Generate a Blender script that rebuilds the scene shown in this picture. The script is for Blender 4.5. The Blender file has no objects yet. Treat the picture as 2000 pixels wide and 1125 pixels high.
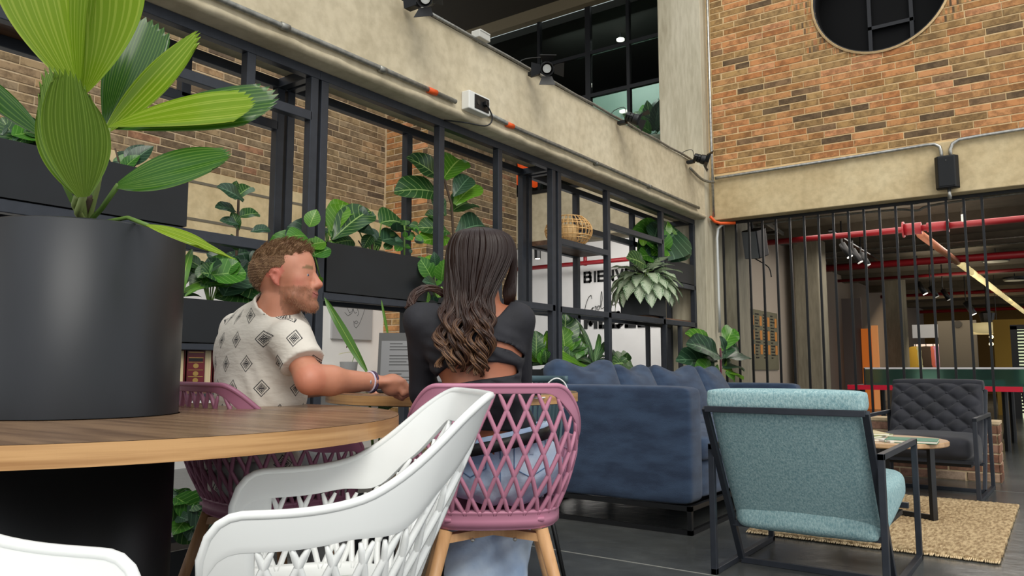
import bpy, bmesh, math, random
import numpy as np
from mathutils import Vector, Matrix
random.seed(7); rng = np.random.default_rng(7)
S = bpy.context.scene; C = S.collection
PI = math.pi
# ---------------------------------------------------------------- camera
YAW, PIT, FPX, CH = math.radians(35.6), math.radians(5.95), 1500.0, 0.87
cy_, sy_ = math.cos(YAW), math.sin(YAW)
FW = Vector((-sy_*math.cos(PIT), cy_*math.cos(PIT), math.sin(PIT)))
RT = Vector((cy_, sy_, 0.0)); UP = RT.cross(FW); FH = Vector((-sy_, cy_, 0)); CP = Vector((0, 0, CH))
cam = bpy.data.cameras.new('camera'); cam.lens = 36*FPX/2000; cam.sensor_width = 36
cam.clip_start = 0.02; cam.clip_end = 200
co = bpy.data.objects.new('camera', cam); C.objects.link(co)
M4 = Matrix.Identity(4)
for i, v in enumerate((RT, UP, -FW)):
    for j in range(3): M4[j][i] = v[j]
M4.translation = CP; co.matrix_world = M4; S.camera = co
# ---------------------------------------------------------------- light and exposure
w = bpy.data.worlds.new('world'); S.world = w; w.use_nodes = True
bgn = w.node_tree.nodes['Background']; bgn.inputs[0].default_value = (0.93, 0.965, 1.0, 1); bgn.inputs[1].default_value = 1.12
sun = bpy.data.lights.new('sun', 'SUN'); sun.energy = 1.9; sun.angle = math.radians(34); sun.color = (1.0, 0.955, 0.86)
so = bpy.data.objects.new('sun', sun); C.objects.link(so)
so.rotation_euler = Vector((-0.52, 0.50, -0.69)).to_track_quat('-Z', 'Y').to_euler()
def area(name, loc, size, power, target, color=(1, 1, 1), sy=None):
    l = bpy.data.lights.new(name, 'AREA'); l.energy = power; l.color = color
    l.shape = 'RECTANGLE'; l.size = size; l.size_y = sy or size
    o = bpy.data.objects.new(name, l); C.objects.link(o); o.location = loc
    o.rotation_euler = (Vector(target)-Vector(loc)).to_track_quat('-Z', 'Y').to_euler()
    return o
# unseen fill lights added to brighten the rooms behind (their ceilings are closed)
area('ceiling_panel_light', (-5.0, 9.6, 2.85), 2.2, 60, (-5.6, 10.6, 0.9), (1, .98, .95), 0.6)  # added so the white back wall comes out bright
area('hall_panel_light', (-1.5, 11.5, 2.72), 2.6, 110, (-1.5, 11.5, 0), (1, .93, .84), 4)  # added to lift the hall, has no fitting
area('upper_room_light', (-4.7, 8.4, 5.25), 1.6, 38, (-4.7, 9.7, 3.7), (.9, 1, .95), .3)  # added above the glazing, turned away so it stays unseen
area('hall_uplight', (-1.5, 10.6, 2.25), 1.2, 14, (-1.5, 10.8, 3), (1, .9, .78), 3)  # added, faces up to brighten the hall ceiling, unseen from below
area('hall_uplight', (-1.5, 17, 2.2), 1.2, 22, (-1.5, 17.2, 3), (1, .88, .72), 5)  # second added one, for the ceiling farther in
area('hall_far_light', (-1.8, 23, 2.8), 3.0, 170, (-1.8, 24, 0), (1, .8, .55), 7)
S.view_settings.view_transform = 'Standard'; S.view_settings.look = 'None'
S.view_settings.exposure = 0.0; S.view_settings.gamma = 1.0; S.view_settings.use_curve_mapping = False
# ---------------------------------------------------------------- helpers
def at(px, py, x=None, y=None, z=None, d=None):
    r = FW + RT*((px-1000)/FPX) + UP*((562.5-py)/FPX)
    if x is not None: t = (x-CP.x)/r.x
    elif y is not None: t = (y-CP.y)/r.y
    elif z is not None: t = (z-CP.z)/r.z
    else: t = d
    return CP + r*t
def lin(h):
    h = h.lstrip('#'); c = [int(h[i:i+2], 16)/255 for i in (0, 2, 4)]
    return [(v/12.92 if v <= .04045 else ((v+.055)/1.055)**2.4) for v in c] + [1.0]
def new_mat(name):
    m = bpy.data.materials.new(name); m.use_nodes = True; n = m.node_tree.nodes; l = m.node_tree.links
    return m, n, l, n['Principled BSDF']
def M(name, col, rough=.6, metal=0., col2=None, scale=8., bump=0., bscale=40., stretch=(1, 1, 1), spec=.5, detail=6, lo=.35, hi=.65, coat=0., sheen=0., trans=0., emit=None, ems=1., rand=0., coords='Object', dist=.01, ior=1.45, rvar=0.):
    m, n, l, p = new_mat(name)
    p.inputs['Roughness'].default_value = rough; p.inputs['Metallic'].default_value = metal
    p.inputs['Specular IOR Level'].default_value = spec; p.inputs['Base Color'].default_value = lin(col)
    p.inputs['Coat Weight'].default_value = coat; p.inputs['Sheen Weight'].default_value = sheen
    p.inputs['Transmission Weight'].default_value = trans; p.inputs['IOR'].default_value = ior
    if emit: p.inputs['Emission Color'].default_value = lin(emit); p.inputs['Emission Strength'].default_value = ems
    if col2 or bump or rvar:
        tc = n.new('ShaderNodeTexCoord'); mp = n.new('ShaderNodeMapping'); mp.inputs['Scale'].default_value = stretch
        l.new(tc.outputs[coords], mp.inputs[0])
    if col2 or rvar:
        nz = n.new('ShaderNodeTexNoise'); nz.inputs['Scale'].default_value = scale; nz.inputs['Detail'].default_value = detail
        l.new(mp.outputs[0], nz.inputs['Vector'])
        cr = n.new('ShaderNodeValToRGB'); cr.color_ramp.elements[0].position = lo; cr.color_ramp.elements[1].position = hi
        cr.color_ramp.elements[0].color = lin(col); cr.color_ramp.elements[1].color = lin(col2 or col)
        l.new(nz.outputs[0], cr.inputs[0]); l.new(cr.outputs[0], p.inputs['Base Color'])
        if rvar:
            mr = n.new('ShaderNodeMapRange'); mr.inputs[3].default_value = rough-rvar; mr.inputs[4].default_value = rough+rvar
            l.new(nz.outputs[0], mr.inputs[0]); l.new(mr.outputs[0], p.inputs['Roughness'])
    if bump:
        nb = n.new('ShaderNodeTexNoise'); nb.inputs['Scale'].default_value = bscale; nb.inputs['Detail'].default_value = 4
        l.new(mp.outputs[0], nb.inputs['Vector']); b = n.new('ShaderNodeBump'); b.inputs['Strength'].default_value = bump; b.inputs['Distance'].default_value = dist
        l.new(nb.outputs[0], b.inputs['Height']); l.new(b.outputs[0], p.inputs['Normal'])
    return m
def concrete(name, c1, c2, c3, sc=1.6, st=(1, 1, 1), rough=.85):
    m, n, l, p = new_mat(name); tc = n.new('ShaderNodeTexCoord'); mp = n.new('ShaderNodeMapping'); mp.inputs['Scale'].default_value = st
    l.new(tc.outputs['Object'], mp.inputs[0])
    a = n.new('ShaderNodeTexNoise'); a.inputs['Scale'].default_value = sc; a.inputs['Detail'].default_value = 9; a.inputs['Roughness'].default_value = .62
    b = n.new('ShaderNodeTexNoise'); b.inputs['Scale'].default_value = sc*9; b.inputs['Detail'].default_value = 6
    for q in (a, b): l.new(mp.outputs[0], q.inputs['Vector'])
    r = n.new('ShaderNodeValToRGB'); e = r.color_ramp.elements; e[0].position = .3; e[0].color = lin(c1); e[1].position = .72; e[1].color = lin(c3)
    k = e.new(.5); k.color = lin(c2); l.new(a.outputs[0], r.inputs[0])
    r2 = n.new('ShaderNodeValToRGB'); r2.color_ramp.elements[0].position = .36; r2.color_ramp.elements[0].color = (.8, .79, .77, 1); r2.color_ramp.elements[1].position = .6; r2.color_ramp.elements[1].color = (1, 1, 1, 1)
    l.new(b.outputs[0], r2.inputs[0]); mx = n.new('ShaderNodeMixRGB'); mx.blend_type = 'MULTIPLY'; mx.inputs[0].default_value = .75
    l.new(r.outputs[0], mx.inputs[1]); l.new(r2.outputs[0], mx.inputs[2]); l.new(mx.outputs[0], p.inputs['Base Color'])
    p.inputs['Roughness'].default_value = rough; bu = n.new('ShaderNodeBump'); bu.inputs['Strength'].default_value = .25; bu.inputs['Distance'].default_value = .01
    l.new(b.outputs[0], bu.inputs['Height']); l.new(bu.outputs[0], p.inputs['Normal'])
    return m
def brick_mat(name, cols, speck='#6b5a48'):
    m, n, l, p = new_mat(name); tc = n.new('ShaderNodeTexCoord'); oi = n.new('ShaderNodeObjectInfo'); ge = n.new('ShaderNodeNewGeometry')
    ad = n.new('ShaderNodeMath'); ad.operation = 'ADD'; l.new(oi.outputs['Random'], ad.inputs[0]); l.new(ge.outputs['Random Per Island'], ad.inputs[1])
    fr = n.new('ShaderNodeMath'); fr.operation = 'FRACT'; l.new(ad.outputs[0], fr.inputs[0])
    r = n.new('ShaderNodeValToRGB'); r.color_ramp.interpolation = 'CONSTANT'; e = r.color_ramp.elements
    e[0].position = 0; e[0].color = lin(cols[0]); e[1].position = 1/len(cols); e[1].color = lin(cols[1])
    for i in range(2, len(cols)): e.new(i/len(cols)).color = lin(cols[i])
    l.new(fr.outputs[0], r.inputs[0])
    vm = n.new('ShaderNodeVectorMath'); vm.operation = 'ADD'; cb = n.new('ShaderNodeCombineXYZ'); l.new(fr.outputs[0], cb.inputs[0])
    sc = n.new('ShaderNodeVectorMath'); sc.operation = 'SCALE'; sc.inputs['Scale'].default_value = 37.; l.new(cb.outputs[0], sc.inputs[0])
    l.new(tc.outputs['Object'], vm.inputs[0]); l.new(sc.outputs[0], vm.inputs[1])
    a = n.new('ShaderNodeTexNoise'); a.inputs['Scale'].default_value = 9; a.inputs['Detail'].default_value = 8; a.inputs['Roughness'].default_value = .7; l.new(vm.outputs[0], a.inputs['Vector'])
    r2 = n.new('ShaderNodeValToRGB'); r2.color_ramp.elements[0].position = .42; r2.color_ramp.elements[0].color = lin(speck); r2.color_ramp.elements[1].position = .56; r2.color_ramp.elements[1].color = (1, 1, 1, 1)
    l.new(a.outputs[0], r2.inputs[0])
    mx = n.new('ShaderNodeMixRGB'); mx.blend_type = 'MULTIPLY'; mx.inputs[0].default_value = .5; l.new(r.outputs[0], mx.inputs[1]); l.new(r2.outputs[0], mx.inputs[2])
    l.new(mx.outputs[0], p.inputs['Base Color']); p.inputs['Roughness'].default_value = .9
    bu = n.new('ShaderNodeBump'); bu.inputs['Strength'].default_value = .4; bu.inputs['Distance'].default_value = .006; l.new(a.outputs[0], bu.inputs['Height']); l.new(bu.outputs[0], p.inputs['Normal'])
    return m
def wood(name, c1, c2, st=(2, 30, 30), rough=.35, coords='Object', bumpv=.1):
    m = M(name, c1, rough, col2=c2, scale=1.6, stretch=st, detail=10, lo=.38, hi=.62, bump=bumpv, bscale=2.5, coords=coords, dist=.004)
    return m
def leaf_mat(name, base, vein, dark, rough=.3, nveins=9, trans=.25, mode='vein', var='#ffffff'):
    m, n, l, p = new_mat(name); uv = n.new('ShaderNodeUVMap'); uv.uv_map = 'UVMap'; sx = n.new('ShaderNodeSeparateXYZ'); l.new(uv.outputs[0], sx.inputs[0])
    def math_(op, a, b=None, c=None):
        q = n.new('ShaderNodeMath'); q.operation = op
        for i, v in enumerate((a, b, c)):
            if v is None: continue
            if isinstance(v, (int, float)): q.inputs[i].default_value = v
            else: l.new(v, q.inputs[i])
        return q.outputs[0]
    u = math_('ABSOLUTE', math_('SUBTRACT', sx.outputs[0], .5))       # 0 at the midrib .. .5 at the edge
    mid = math_('LESS_THAN', u, .022)
    if mode == 'vein':
        ph = math_('MULTIPLY', math_('SUBTRACT', sx.outputs[1], math_('MULTIPLY', u, .5)), nveins)
        side = math_('LESS_THAN', math_('ABSOLUTE', math_('SUBTRACT', math_('FRACT', ph), .5)), .055)
        vm = math_('MAXIMUM', mid, math_('MULTIPLY', side, .65))
    elif mode == 'stripe':
        ph = math_('FRACT', math_('MULTIPLY', sx.outputs[0], nveins)); vm = math_('MULTIPLY', math_('LESS_THAN', ph, .3), .55)
    elif mode == 'aglao':
        tc0 = n.new('ShaderNodeTexNoise'); tc0.inputs['Scale'].default_value = 9; mpp = n.new('ShaderNodeMapping'); mpp.inputs['Scale'].default_value = (1, 2.4, 1); l.new(uv.outputs[0], mpp.inputs[0]); l.new(mpp.outputs[0], tc0.inputs['Vector'])
        ph = math_('ADD', tc0.outputs[0], math_('MULTIPLY', u, -.5)); vm = math_('MULTIPLY', math_('GREATER_THAN', ph, .30), .92)
    else: vm = mid
    oi = n.new('ShaderNodeObjectInfo'); hs = n.new('ShaderNodeMixRGB'); l.new(oi.outputs['Random'], hs.inputs[0]); hs.inputs[1].default_value = lin(base); hs.inputs[2].default_value = lin(dark)
    mx = n.new('ShaderNodeMixRGB'); l.new(vm, mx.inputs[0]); l.new(hs.outputs[0], mx.inputs[1]); mx.inputs[2].default_value = lin(vein)
    l.new(mx.outputs[0], p.inputs['Base Color']); p.inputs['Roughness'].default_value = rough; p.inputs['Specular IOR Level'].default_value = .5
    tr = n.new('ShaderNodeBsdfTranslucent'); l.new(mx.outputs[0], tr.inputs[0]); ms = n.new('ShaderNodeMixShader'); ms.inputs[0].default_value = trans
    l.new(p.outputs[0], ms.inputs[1]); l.new(tr.outputs[0], ms.inputs[2]); l.new(ms.outputs[0], n['Material Output'].inputs[0])
    return m
class MB:
    def __init__(s): s.v = []; s.f = []; s.uv = []
    def add(s, vs, fs):
        o = len(s.v); s.v += [tuple(map(float, q)) for q in vs]; s.f += [tuple(i+o for i in f) for f in fs]; return s
    def box(s, a, b):
        x0, y0, z0 = [min(a[i], b[i]) for i in range(3)]; x1, y1, z1 = [max(a[i], b[i]) for i in range(3)]
        return s.add([(x0,y0,z0),(x1,y0,z0),(x1,y1,z0),(x0,y1,z0),(x0,y0,z1),(x1,y0,z1),(x1,y1,z1),(x0,y1,z1)],
                     [(0,3,2,1),(4,5,6,7),(0,1,5,4),(1,2,6,5),(2,3,7,6),(3,0,4,7)])
    def bar(s, p, q, w_, h_, up=(0, 0, 1)):
        p = Vector(p); q = Vector(q); d = (q-p).normalized(); u = Vector(up)
        if abs(d.dot(u)) > .98: u = Vector((1, 0, 0))
        sd = d.cross(u).normalized(); u = sd.cross(d).normalized(); sd *= w_/2; u = u*(h_/2)
        vs = [p-sd-u, p+sd-u, p+sd+u, p-sd+u, q-sd-u, q+sd-u, q+sd+u, q-sd+u]
        return s.add(vs, [(0,3,2,1),(4,5,6,7),(0,1,5,4),(1,2,6,5),(2,3,7,6),(3,0,4,7)])
    def tube(s, pts, r, n=8, cap=True, ry=None):
        pts = [Vector(p) for p in pts]; rs = r if isinstance(r, (list, tuple)) else [r]*len(pts); o = len(s.v); prev = None
        for i, p in enumerate(pts):
            d = (pts[min(i+1, len(pts)-1)]-pts[max(i-1, 0)]); d = d.normalized() if d.length > 1e-9 else Vector((0, 0, 1))
            if prev is None:
                a = Vector((0, 0, 1)) if abs(d.z) < .9 else Vector((1, 0, 0)); sd = d.cross(a).normalized()
            else:
                sd = prev - d*prev.dot(d); sd = sd.normalized() if sd.length > 1e-6 else d.orthogonal().normalized()
            prev = sd; u = sd.cross(d)
            for k in range(n):
                t = 2*PI*k/n; s.v.append(tuple(p + sd*math.cos(t)*rs[i] + u*math.sin(t)*(rs[i] if ry is None else ry)))
        for i in range(len(pts)-1):
            for k in range(n):
                a = o+i*n+k; b = o+i*n+(k+1) % n; s.f.append((a, b, b+n, a+n))
        if cap: s.f.append(tuple(o+k for k in range(n))[::-1]); s.f.append(tuple(o+(len(pts)-1)*n+k for k in range(n)))
        return s
    def lathe(s, prof, c=(0, 0, 0), n=40, cap=True):
        o = len(s.v)
        for (r, z) in prof:
            for k in range(n): t = 2*PI*k/n; s.v.append((c[0]+r*math.cos(t), c[1]+r*math.sin(t), c[2]+z))
        for i in range(len(prof)-1):
            for k in range(n): a = o+i*n+k; b = o+i*n+(k+1) % n; s.f.append((a, b, b+n, a+n))
        if cap:
            s.f.append(tuple(o+k for k in range(n))[::-1]); s.f.append(tuple(o+(len(prof)-1)*n+k for k in range(n)))
        return s
    def ell(s, c, r, n=14, m=8, rot=None):
        o = len(s.v); R = rot or Matrix.Identity(3)
        for i in range(m+1):
            ph = PI*i/m
            for k in range(n):
                t = 2*PI*k/n; v = R @ Vector((r[0]*math.sin(ph)*math.cos(t), r[1]*math.sin(ph)*math.sin(t), r[2]*math.cos(ph))); s.v.append(tuple(Vector(c)+v))
        for i in range(m):
            for k in range(n): a = o+i*n+k; b = o+i*n+(k+1) % n; s.f.append((a, a+n, b+n, b))
        return s
    def prism(s, poly, z0, z1, axis='z'):
        n = len(poly); f = {'z': lambda a, b, h: (a, b, h), 'y': lambda a, b, h: (a, h, b), 'x': lambda a, b, h: (h, a, b)}[axis]
        return s.add([f(a, b, z0) for a, b in poly]+[f(a, b, z1) for a, b in poly], [tuple(range(n))[::-1], tuple(range(n, 2*n))]+[(i, (i+1) % n, n+(i+1) % n, n+i) for i in range(n)])
    def grid(s, rows):                   # rows: list of lists of points, all same length
        o = len(s.v); m = len(rows[0])
        for r in rows: s.v += [tuple(map(float, q)) for q in r]
        for i in range(len(rows)-1):
            for k in range(m-1): a = o+i*m+k; s.f.append((a, a+1, a+m+1, a+m))
        return s
    def mesh(s, name):
        me = bpy.data.meshes.new(name); me.from_pydata(s.v, [], s.f); me.update(); return me
    def build(s, name, mat, parent=None, smooth=False, bevel=0, solid=0, sub=0, auto=None, seg=2):
        me = s.mesh(name); me.materials.append(mat); o = bpy.data.objects.new(name, me); C.objects.link(o)
        fin(o, parent, smooth, bevel, solid, sub, seg); return o
def fin(o, parent=None, smooth=False, bevel=0, solid=0, sub=0, seg=2):
    if smooth:
        for p in o.data.polygons: p.use_smooth = True
    if solid: md = o.modifiers.new('solid', 'SOLIDIFY'); md.thickness = solid; md.offset = 0
    if bevel: md = o.modifiers.new('bevel', 'BEVEL'); md.width = bevel; md.segments = seg; md.limit_method = 'ANGLE'; md.angle_limit = math.radians(40)
    if sub: md = o.modifiers.new('sub', 'SUBSURF'); md.levels = sub; md.render_levels = sub
    if parent is not None: attach(o, parent)
def attach(o, parent):
    o.parent = parent; o.matrix_parent_inverse = world_of(parent).inverted()
def world_of(o):
    m = o.matrix_basis.copy()
    if o.parent: m = world_of(o.parent) @ o.matrix_parent_inverse @ m
    return m
def thing(name, label, cat, loc=(0, 0, 0), rz=0, group=None):
    o = bpy.data.objects.new(name, None); C.objects.link(o); o.empty_display_size = .05
    o.location = loc; o.rotation_euler = (0, 0, rz); tag(o, label, cat, group); return o
def tag(o, label, cat, group=None, kind=None):
    o['label'] = label; o['category'] = cat
    if group: o['group'] = group
    if kind: o['kind'] = kind
    return o
def struct(o, label=None):
    o['kind'] = 'structure'
    if label: o['label'] = label
    return o
def copy_tree(o, parent=None):
    c = o.copy(); C.objects.link(c)
    if parent is not None: c.parent = parent
    for ch in list(o.children): copy_tree(ch, c)
    return c
def moved(o, loc, rz): o.location = loc; o.rotation_euler = (0, 0, rz); return o
def lerp(a, b, t): return a+(b-a)*t
def sm(a, b, x):
    t = min(1, max(0, (x-a)/(b-a))); return t*t*(3-2*t)
def catmull(P, n):
    P = [Vector(p) for p in P]; out = []; m = len(P)-1
    for i in range(n):
        t = i/(n-1)*m; k = min(int(t), m-1); f = t-k
        p0, p1, p2, p3 = P[max(k-1, 0)], P[k], P[k+1], P[min(k+2, m)]
        out.append(.5*((2*p1)+(p2-p0)*f+(2*p0-5*p1+4*p2-p3)*f*f+(3*p1-p0-3*p2+p3)*f**3))
    return out
def softbox(c, size, r=.05, puff=.02, n=7, rot=None, wr=0., seed=0):
    """cushion: a rounded box whose faces bulge; returns MB"""
    mb = MB(); hx, hy, hz = [v/2 for v in size]; h = (hx, hy, hz); ph = seed*1.7
    def m(p):
        v = [p[i]*h[i] for i in range(3)]; q = [max(-(h[i]-r), min(h[i]-r, v[i])) for i in range(3)]
        d = Vector([v[i]-q[i] for i in range(3)])
        if d.length > 1e-6: d = d.normalized()*r
        out = Vector(q)+d
        for i in range(3):
            j, k = (i+1) % 3, (i+2) % 3
            if abs(abs(p[i])-1) < 1e-6: out[i] += math.copysign(puff*(1-p[j]**2)*(1-p[k]**2), p[i])
        if wr: out += out.normalized()*wr*(math.sin(9*out.x/h[0]+ph)*math.sin(4.3*out.y/h[1]+2*ph+5*out.z/h[2]))
        if rot: out = rot @ out
        return out+Vector(c)
    for ax in range(3):
        for sg in (-1, 1):
            rows = []
            for i in range(n+1):
                row = []
                for k in range(n+1):
                    p = [0, 0, 0]; p[ax] = sg; p[(ax+1) % 3] = math.sin((-1+2*i/n)*PI/2)*.6+(-1+2*i/n)*.4; p[(ax+2) % 3] = (math.sin((-1+2*k/n)*PI/2)*.6+(-1+2*k/n)*.4)*sg; row.append(m(p))
                rows.append(row)
            mb.grid(rows)
    return mb
def weld(o, d=.0004):
    bm = bmesh.new(); bm.from_mesh(o.data); bmesh.ops.remove_doubles(bm, verts=bm.verts, dist=d); bmesh.ops.recalc_face_normals(bm, faces=bm.faces); bm.to_mesh(o.data); bm.free(); return o
# ---------------------------------------------------------------- materials
m_conc = concrete('beam_concrete', '#b3a689', '#c8bb9e', '#d6caae')
m_conc2 = concrete('warm_beam_concrete', '#bda67c', '#cfba90', '#dccaa2')
m_col = concrete('column_concrete', '#a59c84', '#bdb59e', '#cac2ac', 1.2, (3, 3, .5))
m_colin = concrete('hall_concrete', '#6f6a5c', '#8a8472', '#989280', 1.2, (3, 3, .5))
m_floor = concrete('floor_concrete', '#3a3c3d', '#4b4d4c', '#5e605e', 1.3, (1, 1, 1), .24)
m_plaster = M('white_plaster', '#d9d7d4', .9, col2='#e3e1de', scale=2)
m_mortar = M('mortar', '#dabd8f', .95, col2='#cbae80', scale=14, bump=.3, bscale=60)
m_mortar2 = M('pale_mortar', '#cbb697', .95, col2='#b9a17c', scale=14, bump=.3, bscale=60)
m_brick = brick_mat('orange_brick', ['#c58855', '#ad8855', '#ba7c4a', '#98784c', '#cc9062', '#86694a', '#bb8a58', '#aa7846', '#6e583e', '#bf8855', '#a28052', '#c88e5c', '#b28e5a', '#a28254'])
m_brick2 = brick_mat('brown_brick', ['#96805f', '#a08865', '#867053', '#a3785a', '#7a674f', '#948064', '#aa8b66', '#8c7558', '#6b5a48', '#9d8464'])
m_frame = M('charcoal_steel', '#2b2f36', .42, .2, col2='#33373f', scale=20, lo=.3, hi=.8)
m_black = M('black_steel', '#0d0e10', .45)
m_planter = M('black_planter_board', '#0c0f12', .5, col2='#12161a', scale=4)
m_drum = M('graphite_drum', '#26282b', .42, .3, col2='#2d2f33', scale=5, stretch=(1, 1, .3), rvar=.05)
m_zinc = M('galvanised_pipe', '#9d9c96', .33, .85, col2='#c0beb6', scale=30)
m_zinc2 = M('dull_conduit', '#7c7c76', .45, .6, col2='#9a9991', scale=30)
m_orange = M('orange_tape', '#e2571b', .5)
m_white = M('white_plastic', '#e6e8e6', .34)
m_pink = M('mauve_pink_plastic', '#bd7f96', .38)
m_legw = wood('pale_beech', '#b98a5c', '#cfa274', (20, 20, 2), .45)
m_top = wood('walnut_laminate', '#6c5440', '#8f7358', (1.6, 18, 18), .27)
m_edge = wood('oak_edge_band', '#a4784a', '#c79b68', (1.4, 1.4, 45), .45)
m_shelfw = wood('shelf_wood', '#5c4231', '#7a5a44', (14, 2, 14), .5)
m_denim = M('navy_chenille', '#223148', .92, col2='#34465f', scale=6, stretch=(1, 1, 3), bump=.35, bscale=220, sheen=.12, detail=12)
m_teal = M('teal_melange', '#7399a0', .95, col2='#adc9c9', scale=150, stretch=(1, 1, .5), bump=.3, bscale=300, detail=10, lo=.3, hi=.7)
m_dark = M('charcoal_velvet', '#17181e', .8, col2='#22232b', scale=9, sheen=.12)
m_jute = M('jute_weave', '#8f7450', .95, col2='#d0b68c', scale=34, stretch=(2.2, .6, 1), bump=.8, bscale=120, lo=.34, hi=.64, dist=.01)
m_rattan = M('rattan', '#c99a5c', .55, col2='#e0b87e', scale=30)
m_soil = M('soil', '#1c1612', .95)
m_red = M('red_pipe_paint', '#7c0e17', .45)
m_glass = M('pane_glass', '#dfe8e4', .02, trans=1.0, ior=1.1)
m_text = M('black_lettering', '#141414', .6)
m_skinm = None
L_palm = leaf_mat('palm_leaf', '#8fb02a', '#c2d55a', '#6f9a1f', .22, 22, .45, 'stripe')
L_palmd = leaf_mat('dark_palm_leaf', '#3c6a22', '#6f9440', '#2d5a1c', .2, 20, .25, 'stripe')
L_fig = leaf_mat('fig_leaf', '#355e2a', '#93b06a', '#274a26', .3, 8, .22)
L_figb = leaf_mat('bright_fig_leaf', '#6fa32a', '#a9cc66', '#4f8a24', .3, 8, .4)
L_dark = leaf_mat('dark_leaf', '#2c4a33', '#5f8060', '#213a2a', .33, 7, .15)
L_green = leaf_mat('fresh_leaf', '#4f8a2c', '#8ab85c', '#336b22', .32, 7, .35)
L_agl = leaf_mat('variegated_leaf', '#5a7c50', '#c0ccb0', '#4a7044', .4, 7, .25, 'aglao')
L_strap = leaf_mat('strap_leaf', '#5c8a30', '#a8c060', '#47742a', .35, 7, .3, 'mid')
L_thin = leaf_mat('dark_strap_leaf', '#2e4a28', '#5c7a48', '#26401f', .35, 7, .2, 'mid')
m_stem = M('green_stem', '#5c7a34', .5)
m_stemd = M('brown_stem', '#4a3a2c', .7)
m_stemr = M('reddish_stem', '#6b3340', .5)
# ---------------------------------------------------------------- structure
XF, XB = -3.19, -3.47          # front and back planes of the metal shelf frame
fl = struct(MB().box((-7, -4, -.1), (6, 32, 0)).build('floor', m_floor))
MB().box((-3.0, 3.211, 0), (6, 3.218, .0015)).build('floor_joint', M('joint_light', '#8d8d88', .6), fl)
MB().box((-3.0, 6.55, 0), (6, 6.557, .0015)).build('floor_joint', M('joint_light2', '#6d6d68', .6), fl)
# back wall above the beam, with a round window; bricks proud of a mortar bed
CX, CZ, CR = -1.27, 4.59, .62
def columns_with_hole(mb, x0, x1, z0, z1, y0, y1, n=96):
    xs = sorted(set([x0, x1]+[CX-CR*math.cos(PI*i/n) for i in range(n+1)]))
    for a, b in zip(xs[:-1], xs[1:]):
        mid = (a+b)/2; q = CR*CR-(mid-CX)**2
        if q <= 0: mb.box((a, y0, z0), (b, y1, z1)); continue
        h = math.sqrt(q)
        mb.box((a, y0, z0), (b, y1, CZ-h)); mb.box((a, y0, CZ+h), (b, y1, z1))
mb = MB(); columns_with_hole(mb, -3.06, 4, 2.96, 6.4, 8.012, 8.3); wr_ = struct(mb.build('wall_right', m_mortar))
def brick_mesh(L, H, T=.012, c=.0025):
    m = MB(); m.add([(0, T, 0), (L, T, 0), (L, T, H), (0, T, H), (0, c, 0), (L, c, 0), (L, c, H), (0, c, H), (c, 0, c), (L-c, 0, c), (L-c, 0, H-c), (c, 0, H-c)],
        [(0,1,5,4),(1,2,6,5),(2,3,7,6),(3,0,4,7),(4,5,9,8),(5,6,10,9),(6,7,11,10),(7,4,8,11),(8,9,10,11)]); return m
_bcache = {}
def lay_bricks(wall, mat, origin, udir, ndir, u0, u1, z0, z1, course, blen, limit=300, hole=False, focus=None):
    """bricks as objects (nearest ones), the rest joined; udir along the wall, ndir out of it"""
    ud = Vector(udir); nd = Vector(ndir); items = []; k = 0; z = z0
    while z+course*.6 < z1:
        u = u0-(blen*(.5 if k % 2 else 0))-(random.random()*.03)
        while u < u1:
            L = blen*(1 if random.random() > .13 else .55)
            a, b = max(u, u0), min(u+L-.012, u1)
            if b-a > .03: items.append((a, b, z, z+course-.0125))
            u += L
        z += course; k += 1
    stuff = MB(); loose = []
    def W3(u, d, zz): return Vector(origin)+ud*u+nd*d+Vector((0, 0, zz))
    for (a, b, c, d) in items:
        if hole:
            if a < CX+CR and b > CX-CR and c < CZ+CR and d > CZ-CR:
                far = max(math.hypot(x-CX, zz-CZ) for x in (a, b) for zz in (c, d))
                nx = min(max(CX, a), b); nz = min(max(CZ, c), d)
                if far < CR: continue
                if math.hypot(nx-CX, nz-CZ) < CR:
                    m = MB(); nn = 14
                    for i in range(nn):
                        x0_, x1_ = lerp(a, b, i/nn), lerp(a, b, (i+1)/nn); q = CR*CR-((x0_+x1_)/2-CX)**2
                        if q <= 0: seg = [(c, d)]
                        else:
                            h = math.sqrt(q); seg = [(c, min(d, CZ-h)), (max(c, CZ+h), d)]
                        for s0, s1 in seg:
                            if s1-s0 > .002:
                                stuff.add([W3(x0_, 0, s0), W3(x1_, 0, s0), W3(x1_, 0, s1), W3(x0_, 0, s1), W3(x0_, .005, s0), W3(x1_, .005, s0), W3(x1_, .005, s1), W3(x0_, .005, s1)], [(4,5,6,7),(0,1,5,4),(2,3,7,6),(1,2,6,5),(3,0,4,7)])
                    continue
        p = W3((a+b)/2, 0, (c+d)/2); loose.append(((p-CP).length if focus is None else (p-Vector(focus)).length, a, b, c, d))
    loose.sort()
    R3 = Matrix((ud, -nd, Vector((0, 0, 1)))).transposed().to_4x4()
    for i, (_, a, b, c, d) in enumerate(loose):
        L = round(b-a, 2); H = round(d-c, 3)
        if i < limit:
            key = (L, H, mat.name)
            if key not in _bcache:
                me = brick_mesh(L, H).mesh('brick'); me.materials.append(mat); _bcache[key] = me
            o = bpy.data.objects.new('brick', _bcache[key]); C.objects.link(o)
            T = Matrix.Translation(W3(a, .0045+random.uniform(-.001, .0015), c)) @ R3
            o.matrix_world = T; o.parent = wall; o.matrix_parent_inverse = world_of(wall).inverted()
        else:
            m = brick_mesh(L, H)
            stuff.add([W3(a+v[0], .0045-v[1], c+v[2]) for v in m.v], m.f)
    if stuff.v:
        o = stuff.build('brickwork', mat, wall); o['kind'] = 'stuff'
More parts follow.
